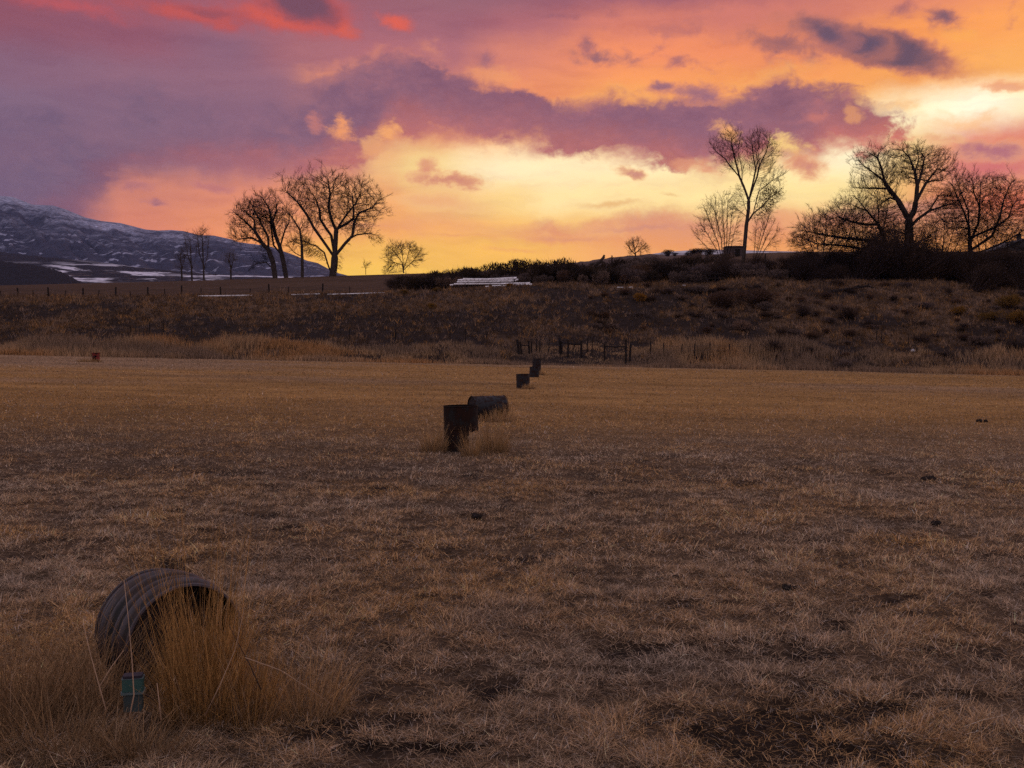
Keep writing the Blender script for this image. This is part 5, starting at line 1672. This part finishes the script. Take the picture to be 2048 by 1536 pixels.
tree('sapling', 'tiny bare sapling on the skyline between the cottonwood and the fan shaped tree', 'tree', [([(732.5, 549), (732.5, 538), (732, 530)], 'base'), ([(732.5, 538), (728, 529)], 0.2), ([(732.5, 538), (737, 528)], -0.2)],
     [([(724, 530), (728, 523), (738, 523), (741, 531), (733, 538)], 1.0)], YT + 3, 70, 0.014, 2.3, 0.25, 0.8, 0.4, 2.0, 10, crown_mat='pale_twig', thr=0.05)
tree('young_tree', 'small bare tree alone on the brown rise in the distance', 'tree', [([(1270, 527), (1270, 510), (1268, 497), (1266, 484)], 'base'), ([(1270, 510), (1260, 498), (1254, 488)], 0.2), ([(1270, 508), (1279, 498), (1286, 490)], -0.2), ([(1269, 500), (1275, 486)], 0.1)],
     [([(1251, 500), (1255, 486), (1264, 478), (1278, 479), (1290, 488), (1294, 500), (1280, 507), (1262, 507)], 1.0)], 195, 300, 0.014, 2.3, 0.3, 0.8, 0.4, 3.0, 11, thr=0.07, rmax=0.16)
for (lab, x0, top, pl, sd) in [
    ('faint slim bare poplar far left, taller of the pair', 410, 458, [(396, 500), (392, 478), (402, 458), (416, 457), (422, 475), (418, 510), (408, 530)], 12),
    ('faint slim bare poplar far left, shorter and leaning of the pair', 386, 470, [(366, 510), (372, 476), (380, 470), (386, 490), (386, 520), (374, 535)], 13),
    ('faint slim bare sapling left of the leaning cottonwood', 464, 508, [(452, 525), (458, 510), (467, 506), (472, 520), (466, 540)], 14),
    ('faint slim bare sapling left of the two poplars', 366, 500, [(356, 530), (360, 505), (367, 498), (372, 515), (368, 545)], 15)]:
    tree('poplar_tree', lab, 'tree', [([(x0, 563), (x0 - 1, 535), (x0 - 2, (535 + top) / 2), (x0 - 3, top + 6)], 'base'), ([(x0, 540), (x0 + 5, 515), (x0 + 7, top + 18)], 0.2), ([(x0, 535), (x0 - 7, 510), (x0 - 9, top + 14)], -0.2)],
         [(pl, 1.0)], 222, 240, 0.012, 2.5, 0.4, 0.9, 0.5, 4.0, sd, crown_mat='pale_twig', thr=0.09, rmax=0.22, up=0.2, group='slim bare poplars behind the left fence')

YR = 148.0
tree('tall_tree', 'tall slim forked bare tree with a few last leaves, standing alone right of centre', 'tree', [
    (C7((682, 1490), (702, 1270), (722, 1010), (742, 850), (740, 765)), 'base'),
    (C7((740, 765), (700, 640), (660, 540), (590, 450), (520, 350), (450, 290), (395, 235)), 0.15),
    (C7((660, 540), (622, 420), (575, 270), (560, 160)), -0.2), (C7((690, 600), (690, 480), (680, 380), (660, 300)), 0.3),
    (C7((742, 775), (778, 600), (800, 480), (775, 370), (755, 250)), -0.1), (C7((750, 760), (790, 640), (830, 540), (860, 420), (850, 280), (872, 140)), 0.2),
    (C7((860, 420), (918, 290), (942, 170)), -0.2), (C7((800, 480), (825, 390), (815, 300)), 0.3),
    (C7((728, 1000), (780, 900), (802, 770), (832, 640), (870, 560), (920, 500)), -0.25),
    (C7((785, 900), (880, 820), (962, 730), (1052, 672)), 0.2), (C7((818, 700), (950, 590), (1062, 530)), -0.15), (C7((725, 930), (665, 870), (600, 850)), 0.2), (C7((728, 900), (690, 800), (640, 690)), -0.2)],
    [(C7((380, 240), (430, 150), (560, 110), (650, 120), (700, 200), (690, 330), (720, 480), (690, 560), (600, 480), (500, 470), (440, 360)), 0.42), (C7((700, 190), (760, 130), (880, 90), (960, 130), (1010, 260), (1010, 400), (900, 480), (800, 520), (740, 420)), 0.42),
     (C7((820, 620), (920, 480), (1060, 470), (1075, 560), (960, 640), (870, 700)), 0.10), (C7((800, 830), (880, 680), (1050, 640), (1060, 740), (960, 820), (890, 960), (800, 960)), 0.16), (C7((590, 700), (690, 650), (710, 800), (700, 960), (620, 940), (590, 840)), 0.12)],
    YR, 2600, 0.008, 2.25, 0.26, 0.7, 0.38, 3.5, 21, 1100, C7((590, 650), (700, 660), (730, 960), (800, 980), (900, 960), (1080, 660), (900, 640), (800, 760), (740, 700)), thr=0.055, rmax=0.30, up=0.12)
def fan(px, py, ends, bend=0.25):
    L = []
    for i, (ex_, ey_) in enumerate(ends):
        mx, my = px + (ex_ - px) * 0.5 + (ex_ - px) * -bend * 0.3, py + (ey_ - py) * 0.5
        L.append(([(px + (i - len(ends) / 2) * 1.2, py), (mx, my), (ex_, ey_)], 'base'))
    return L
tree('multi_stem_tree', 'spreading many stemmed bare tree on the left of the tall slim tree', 'tree', fan(1452, 545, [(1390, 472), (1402, 450), (1410, 425), (1424, 410), (1440, 398), (1452, 400), (1462, 420), (1472, 440)]),
     [([(1386, 475), (1396, 440), (1412, 410), (1438, 388), (1462, 402), (1476, 440), (1480, 490), (1460, 515), (1425, 505)], 1.0)], YR + 3, 900, 0.008, 2.4, 0.28, 0.8, 0.42, 3.0, 22, thr=0.05, rmax=0.13, up=0.15)
tree('multi_stem_tree', 'spreading many stemmed bare tree on the right of the tall slim tree', 'tree', fan(1505, 545, [(1510, 450), (1524, 445), (1536, 430), (1546, 442), (1552, 462)]),
     [([(1500, 480), (1512, 445), (1535, 428), (1550, 440), (1556, 470), (1540, 500), (1512, 510)], 1.0)], YR + 4, 420, 0.008, 2.4, 0.28, 0.8, 0.42, 3.0, 23, thr=0.05, rmax=0.11, up=0.1)
tree('spreading_tree', 'largest bare tree on the right, domed crown on several thick limbs', 'tree', [
    (C5((1115, 1140), (1118, 960), (1112, 760), (1106, 690)), 'base'),
    (C5((1106, 720), (1082, 660), (1030, 555), (970, 475), (930, 400), (850, 330), (765, 262)), 0.15), (C5((930, 400), (900, 300), (860, 220), (800, 190)), -0.2), (C5((960, 470), (860, 455), (760, 450), (680, 440)), 0.25),
    (C5((1112, 720), (1145, 650), (1152, 560), (1152, 460), (1122, 350), (1070, 240), (1010, 190)), -0.2), (C5((1152, 460), (1200, 330), (1225, 220), (1190, 160)), 0.2), (C5((1122, 350), (1140, 250), (1110, 170)), -0.3),
    (C5((1150, 580), (1235, 430), (1330, 310), (1420, 330)), 0.1), (C5((1235, 430), (1300, 400), (1380, 400)), 0.3),
    (C5((1120, 780), (1175, 715), (1262, 650), (1380, 610), (1460, 590), (1500, 520)), -0.1), (C5((1262, 650), (1340, 540), (1400, 480)), 0.25),
    (C5((1040, 560), (960, 540), (880, 590), (840, 640)), -0.25), (C5((1118, 960), (1200, 890), (1300, 850), (1400, 860)), 0.1), (C5((1116, 850), (1020, 800), (960, 790)), 0.3)],
    [(C5((720, 280), (720, 220), (830, 180), (1000, 160), (1130, 140), (1260, 160), (1380, 220), (1450, 320), (1390, 400), (1280, 440), (1100, 420), (960, 420), (820, 380)), 0.62),
     (C5((650, 400), (740, 380), (900, 440), (1000, 540), (900, 620), (800, 520), (690, 470)), 0.16), (C5((1200, 560), (1300, 470), (1480, 500), (1520, 600), (1400, 640), (1270, 660)), 0.14), (C5((900, 700), (1060, 560), (1240, 700), (1400, 760), (1300, 920), (1000, 920)), 0.22)],
    YR + 2, 3400, 0.010, 2.15, 0.27, 0.85, 0.40, 3.6, 24, thr=0.075, rmax=0.75)
tree('spreading_tree', 'wide low bare tree leaning left in front of the largest right hand tree', 'tree', [
    (C5((940, 1120), (938, 960), (900, 830), (865, 755), (780, 650), (680, 610)), 'base'), (C5((900, 830), (930, 720), (950, 640), (960, 560)), 0.2), (C5((865, 755), (760, 760), (640, 740), (520, 700)), -0.2),
    (C5((920, 900), (780, 880), (600, 860), (430, 830), (300, 800)), 0.1), (C5((780, 650), (720, 560), (690, 520)), 0.3), (C5((940, 1000), (760, 960), (560, 930), (360, 920), (230, 880)), -0.15), (C5((865, 755), (860, 660), (830, 560)), -0.3)],
    [(C5((520, 600), (620, 560), (760, 520), (900, 560), (1000, 640), (980, 800), (860, 880), (640, 820), (440, 720), (400, 680)), 0.7), (C5((190, 860), (260, 760), (400, 720), (560, 800), (760, 900), (700, 960), (420, 960), (220, 950)), 0.45)],
    YR - 2, 2600, 0.009, 2.2, 0.27, 0.8, 0.40, 3.4, 25, thr=0.065, rmax=0.42, up=0.02)
tree('spreading_tree', 'dense dark bare tree at the right edge of the picture', 'tree', [
    (C5((1610, 1120), (1600, 940), (1590, 780), (1545, 650), (1490, 530), (1450, 440)), 'base'), (C5((1600, 900), (1680, 740), (1700, 600), (1720, 450), (1720, 390)), 0.2), (C5((1610, 960), (1760, 850), (1800, 700), (1820, 560), (1860, 440)), -0.2),
    (C5((1590, 780), (1600, 640), (1560, 480), (1530, 370)), 0.3), (C5((1640, 860), (1800, 780), (1920, 700), (1960, 600)), 0.1), (C5((1620, 1000), (1820, 920), (1960, 840), (2040, 780)), -0.1), (C5((1590, 800), (1500, 780), (1420, 800)), -0.3), (C5((1700, 600), (1640, 500), (1620, 420)), -0.25)],
    [(C5((1380, 560), (1440, 420), (1560, 360), (1660, 400), (1740, 380), (1860, 410), (1940, 470), (1970, 560), (2040, 700), (2040, 840), (1900, 920), (1700, 860), (1560, 800), (1460, 700)), 1.0)],
    YR + 1, 3600, 0.010, 2.15, 0.27, 0.8, 0.38, 3.4, 26, thr=0.07, rmax=0.4, up=0.12)

for k, (x0, pts, pl, na, sd, lab) in enumerate([
    (1640, [(1592, 470), (1605, 452), (1625, 445), (1650, 440), (1675, 450), (1700, 470)], [(1578, 490), (1590, 462), (1615, 440), (1650, 428), (1690, 440), (1715, 480), (1690, 520), (1600, 520)], 620, 31, 'tangled bare willow at the left end of the right hand trees'),
    (1722, [(1680, 440), (1700, 425), (1722, 418), (1745, 430), (1765, 450)], [(1660, 470), (1680, 430), (1715, 408), (1750, 420), (1780, 450), (1775, 510), (1670, 515)], 900, 32, 'tangled bare willow in front of the wide low tree'),
    (1800, [(1765, 470), (1785, 455), (1810, 450), (1835, 460), (1850, 478)], [(1750, 490), (1770, 455), (1805, 440), (1845, 455), (1865, 490), (1850, 525), (1760, 525)], 1300, 33, 'tangled bare willow hiding the trunk of the largest right hand tree'),
    (1880, [(1845, 475), (1862, 450), (1885, 440), (1905, 452), (1920, 470)], [(1835, 490), (1855, 445), (1885, 425), (1915, 445), (1930, 490), (1910, 525), (1850, 525)], 1200, 34, 'tangled bare willow between the largest tree and the right edge tree'),
    (1965, [(1925, 470), (1945, 450), (1970, 442), (1995, 455), (2020, 475)], [(1915, 490), (1935, 450), (1975, 430), (2015, 455), (2040, 495), (2010, 535), (1930, 530)], 1300, 35, 'tangled bare willow under the right edge tree')]):
    tree('willow_tree', lab, 'tree', fan(x0, 560, pts), [(pl, 1.0)], 142 + 1.3 * k, na, 0.010, 2.3, 0.30, 0.9, 0.42, 3.2, sd, thr=0.06, rmax=0.15, up=0.10, jitter=0.16, hairs=1.0)

# ------------------------------------------------------------------ shrubs: a few kinds built once, then copied plant by plant
def shrub_mesh(name, w, h, n, c0, c1, seed, leaf=0.05, twig_n=300, spiky=0.3):
    """twiggy dome: thin stems rising from the foot, with many small leaf sprays over an uneven crown"""
    rs = np.random.default_rng(seed)
    parts = []
    # lobes make the outline uneven
    nl = 7
    lob = np.stack([rs.normal(0, w * 0.26, nl), rs.normal(0, w * 0.26, nl), h * (0.45 + 0.3 * rs.random(nl))], -1)
    rad_ = w * (0.20 + 0.14 * rs.random(nl))
    k = rs.integers(0, nl, n)
    v = rs.normal(0, 1, (n, 3)); v /= np.linalg.norm(v, axis=1, keepdims=True)
    q = lob[k] + v * rad_[k][:, None] * (0.45 + 0.6 * rs.random((n, 1)) ** 0.5) * np.array([1, 1, 0.85])
    q[:, 2] = np.abs(q[:, 2])
    dirn = v * 0.6 + np.array([0, 0, 0.6]) + rs.normal(0, spiky, (n, 3)); dirn /= np.linalg.norm(dirn, axis=1, keepdims=True)
    sd = np.cross(dirn, rs.normal(0, 1, (n, 3))); sd /= np.linalg.norm(sd, axis=1, keepdims=True)
    s = leaf * (0.6 + 0.9 * rs.random((n, 1)))
    V = np.stack([q - sd * s * 0.35, q + sd * s * 0.35, q + dirn * s * 2.4], 1).reshape(-1, 3)
    f = rs.random((n, 1))
    col = (np.array(c0) * (1 - f) + np.array(c1) * f) * (0.6 + 0.7 * rs.random((n, 1)))
    parts.append((V, np.arange(n * 3).reshape(-1, 3), np.repeat(col, 3, 0)))
    fo = join_np(parts)
    k = rs.integers(0, nl, twig_n)
    tgt = lob[k] + rs.normal(0, 0.5, (twig_n, 3)) * rad_[k][:, None] * np.array([1, 1, 1.1]); tgt[:, 2] = np.abs(tgt[:, 2]) + 0.05
    foot = np.stack([rs.normal(0, w * 0.06, twig_n), rs.normal(0, w * 0.06, twig_n), 0 * tgt[:, 0] - 0.1], -1)
    d = tgt - foot; sd = np.cross(d, rs.normal(0, 1, d.shape)); sd /= np.linalg.norm(sd, axis=1, keepdims=True)
    ww = 0.012 * w
    V = np.stack([foot - sd * ww, foot + sd * ww, tgt + d * 0.12], 1).reshape(-1, 3)
    st = (V, np.arange(twig_n * 3).reshape(-1, 3), np.tile(np.array([[0.05, 0.035, 0.03]]), (twig_n * 3, 1)))
    return mesh_np(name + '_foliage', fo[0], fo[1], 3, fo[2]), mesh_np(name + '_stem', st[0], st[1], 3, st[2])

KINDS = {
    'sagebrush': [shrub_mesh('sagebrush', 2.2, 1.5, 2600, (0.085, 0.064, 0.058), (0.19, 0.135, 0.11), s, 0.075, 260) for s in (1, 2, 3)],
    'greasewood': [shrub_mesh('greasewood', 2.4, 2.0, 1250, (0.022, 0.018, 0.016), (0.06, 0.042, 0.03), s, 0.10, 320, 0.45) for s in (4, 5)],
    'rabbitbrush': [shrub_mesh('rabbitbrush', 2.0, 1.2, 2400, (0.13, 0.075, 0.02), (0.24, 0.13, 0.035), s, 0.06, 200) for s in (6, 7)],
    'bare_bush': [shrub_mesh('bare_bush', 2.6, 1.3, 700, (0.04, 0.028, 0.024), (0.11, 0.074, 0.056), s, 0.05, 520, 1.0) for s in (12, 13, 14)],
    'thicket_shrub': [shrub_mesh('thicket_shrub', 2.6, 2.2, 1500, (0.020, 0.015, 0.014), (0.058, 0.040, 0.034), s, 0.05, 900, 0.9) for s in (8, 9)],
    'brown_brush': [shrub_mesh('brown_brush', 2.0, 1.5, 2200, (0.07, 0.042, 0.03), (0.14, 0.08, 0.05), s, 0.06, 300) for s in (10, 11)]}
for kd in KINDS.values():
    for a, b in kd:
        a.materials.append(MATS['sage']); b.materials.append(MATS['sage'])
SH = random.Random(5)
def shrub(kind, label, px, Y, size, group=None, hs=1.0, sink=0.05):
    fo, st = SH.choice(KINDS[kind])
    g = on_ground(px, 560, Y)
    root = empty(kind, (g.x, g.y, g.z - sink), SH.random() * 6.28)
    root.scale = (size, size, size * hs)
    tag(root, label, 'shrub', group)
    obj('foliage', fo, None, root); obj('stems', st, None, root)
    return root
# spiky dark shrubs on the skyline, traced one by one: column, skyline row
def skyline_shrub(px, top, Y, wpx, label, kind='greasewood'):
    g = on_ground(px, 540, Y)
    h = at(px, top, Y).z - g.z
    w = wpx / F * Y
    r = shrub(kind, label, px, Y, w / 2.2, None, 1.0)
    r.scale = (w / 2.2, w / 2.2, h / (2.35 if kind != 'sagebrush' else 1.7))
    return r
for px, top, wpx, lab in [(945, 529, 44, 'leftmost spiky dark shrub of the skyline clump behind the pipe stack'), (988, 521, 46, 'second spiky shrub from the left in the skyline clump'), (1040, 514, 52, 'broad spiky shrub in the middle of the skyline clump'),
                          (1076, 519, 30, 'narrow shrub right of the middle of the skyline clump'), (1108, 510, 50, 'tallest spiky shrub of the skyline clump'), (1140, 520, 34, 'spiky shrub at the right end of the skyline clump'), (1158, 527, 22, 'small shrub ending the skyline clump on the right'),
                          (868, 538, 40, 'low shrub on the skyline well left of the pipe stack')]:
    skyline_shrub(px, top, 146 + SH.random() * 3, wpx * 1.12, lab)
GS = 'grey brown sagebrush along the top of the bank'
LS = 'rounded grey brown sagebrush in the thicket along the top of the bank'
for (x0, x1, Ya, Yb, n, kinds, s0, s1) in [(790, 930, 136, 146, 26, ('sagebrush', 'greasewood', 'thicket_shrub'), .75, 1.15), (900, 1080, 139, 147, 26, ('sagebrush', 'sagebrush', 'greasewood'), .8, 1.25), (1070, 1240, 134, 147, 40, ('sagebrush', 'sagebrush', 'brown_brush', 'greasewood'), .8, 1.4),
                                    (1230, 1420, 133, 150, 52, ('sagebrush', 'brown_brush', 'sagebrush', 'greasewood'), .8, 1.45), (1240, 1480, 150, 185, 26, ('sagebrush', 'sagebrush'), .8, 1.4), (1400, 1580, 134, 150, 34, ('sagebrush', 'thicket_shrub', 'sagebrush'), .8, 1.4)]:
    for k in range(n):
        px = x0 + (x1 - x0) * (k + SH.random()) / n
        kd = SH.choice(kinds)
        lab = {'sagebrush': LS, 'greasewood': 'dark spiky greasewood in the thicket along the top of the bank', 'thicket_shrub': 'dark twiggy bare shrub in the thicket along the top of the bank', 'brown_brush': 'brown leafed shrub in the thicket along the top of the bank'}[kd]
        shrub(kd, lab, px, Ya + (Yb - Ya) * SH.random(), s0 + (s1 - s0) * SH.random(), GS)
GT = 'dark thicket under the right hand trees'
for (x0, x1, Ya, Yb, n, s0, s1) in [(1585, 1700, 134, 150, 26, 0.5, 1.6), (1680, 1830, 136, 150, 32, 0.5, 2.3), (1820, 1960, 138, 150, 30, 0.5, 2.3), (1930, 2080, 128, 148, 38, 0.5, 2.2)]:
    for k in range(n):
        px = x0 + (x1 - x0) * (k + SH.random()) / n
        shrub('thicket_shrub', 'near black twiggy shrub in the thicket under the right hand trees', px, Ya + (Yb - Ya) * SH.random(), s0 + (s1 - s0) * SH.random(), GT, 0.8 + 0.75 * SH.random() ** 2)
for px, Y, s, kd, lab in [(1283, 124, 1.2, 'rabbitbrush', 'yellow brown brush alone on the bank left of the tall tree'), (1440, 123, 1.7, 'brown_brush', 'wide brown bush on the bank below the tall tree'), (1455, 122.5, 1.0, 'bare_bush', 'dark shrub against the wide brown bush below the tall tree'),
                          (1520, 122, 1.9, 'brown_brush', 'large brown grey bush on the bank right of the wide brown bush'), (1530, 120.5, 1.1, 'sagebrush', 'grey bush tucked in front of the large brown grey bush'), (1485, 116, 1.1, 'sagebrush', 'grey bush in the middle of the bank below the tall tree'),
                          (1605, 119.5, 1.3, 'bare_bush', 'low dark bush on the bank, left of a matching pair'), (1702, 119.0, 1.35, 'bare_bush', 'low dark bush on the bank, right of a matching pair'), (1552, 110, 1.3, 'bare_bush', 'bare leafless bush at the foot of the bank right of the fence'), 
                          (1915, 120, 1.1, 'rabbitbrush', 'dull yellow bush on the bank under the right edge tree'), (1985, 118, 1.2, 'rabbitbrush', 'dull yellow bush in the middle right of the bank'), (2015, 122, 1.8, 'rabbitbrush', 'large yellow bush rear of the pair at the right edge'), (2045, 117, 1.7, 'rabbitbrush', 'large yellow bush front of the pair at the right edge'),
                          (1960, 112, 0.9, 'sagebrush', 'small grey bush low on the bank on the right'), (1840, 113, 0.9, 'bare_bush', 'small dark bush above the tipped bucket'), (2035, 110, 1.1, 'bare_bush', 'dark bush low at the right edge of the bank'), (1690, 105.5, 1.1, 'sagebrush', 'grey bush in the tall grass at the field edge on the right'),
                          (866, 122.5, .8, 'rabbitbrush', 'ochre tussock bush alone on the dark bank left of centre'), (1018, 131, .6, 'rabbitbrush', 'small ochre tussock in front of the pipe stack'), (810, 131, .8, 'rabbitbrush', 'rounded ochre bush on the bank top left of the pipe stack'), (875, 132, .7, 'rabbitbrush', 'small ochre bush nearest the left end of the pipe stack'),
                          (1400, 128, 1.0, 'sagebrush', 'grey bush on the brow of the bank under the plank rail')]:
    shrub(kd, lab, px, Y, s * 0.9, None, 0.8)
for k in range(110):
    px = 1180 + 880 * SH.random(); f = SH.random() ** 0.8
    if px < 1320: f = 0.25 + 0.75 * f
    shrub(SH.choice(('bare_bush', 'bare_bush', 'brown_brush', 'sagebrush')), 'low brownish scrub merging into the grass of the right hand bank', px, 107 + 24 * f, 0.3 + 0.45 * SH.random(), 'low scrub on the right hand bank', 0.7)
for px, top, lab in [(1336, 503, 'first dark juniper from the left on the distant rise'), (1350, 507, 'low dark juniper second on the distant rise'), (1375, 507, 'dark juniper midway along the distant rise'), (1388, 502, 'tall dark juniper right of midway on the distant rise'), (1397, 501, 'broad dark juniper near the many stemmed tree on the distant rise'), (1419, 501, 'dark juniper behind the many stemmed tree')]:
    g = at(px, 512, 520.0); fo, st = KINDS['greasewood'][0]
    root = empty('juniper', (g.x, 520.0, g.z)); s = (512 - top) / F * 520 / 1.8 * 1.2
    root.scale = (s * 1.3, s * 1.3, s); tag(root, lab, 'tree', 'junipers on the distant rise')
    obj('crown', fo, None, root); obj('trunk', st, None, root)

# ------------------------------------------------------------------ the air: far hills fade to blue
def haze():
    zmin = 1e9
    for o in SC.objects:
        if o.type == 'MESH' and o.parent is None:
            n = len(o.data.vertices); a = np.empty(n * 3, dtype=np.float32); o.data.vertices.foreach_get('co', a)
            zmin = min(zmin, float(a.reshape(-1, 3)[:, 2].min()) + o.location.z)
    x, y0, y1, z0, z1 = 6200.0, -420.0, 7300.0, zmin - 1.0, 1150.0
    b = MB(); b.box((0, (y0 + y1) / 2, (z0 + z1) / 2), (2 * x, y1 - y0, z1 - z0))
    def f(N):
        v = N.new('ShaderNodeVolumePrincipled')
        v.inputs['Color'].default_value = (0.36, 0.48, 0.95, 1)
        v.inputs['Density'].default_value = HAZE
        v.inputs['Anisotropy'].default_value = 0.0
        return v.outputs[0]
    m = bpy.data.materials.new('haze'); m.use_nodes = True
    N = Nodes(m.node_tree)
    out = N.new('ShaderNodeOutputMaterial')
    N.t.links.new(f(N), out.inputs['Volume'])
    o = b.build('haze', m)
    o.visible_shadow = True
    tag(o, kind='stuff')
HAZE = 2.1e-5
haze()
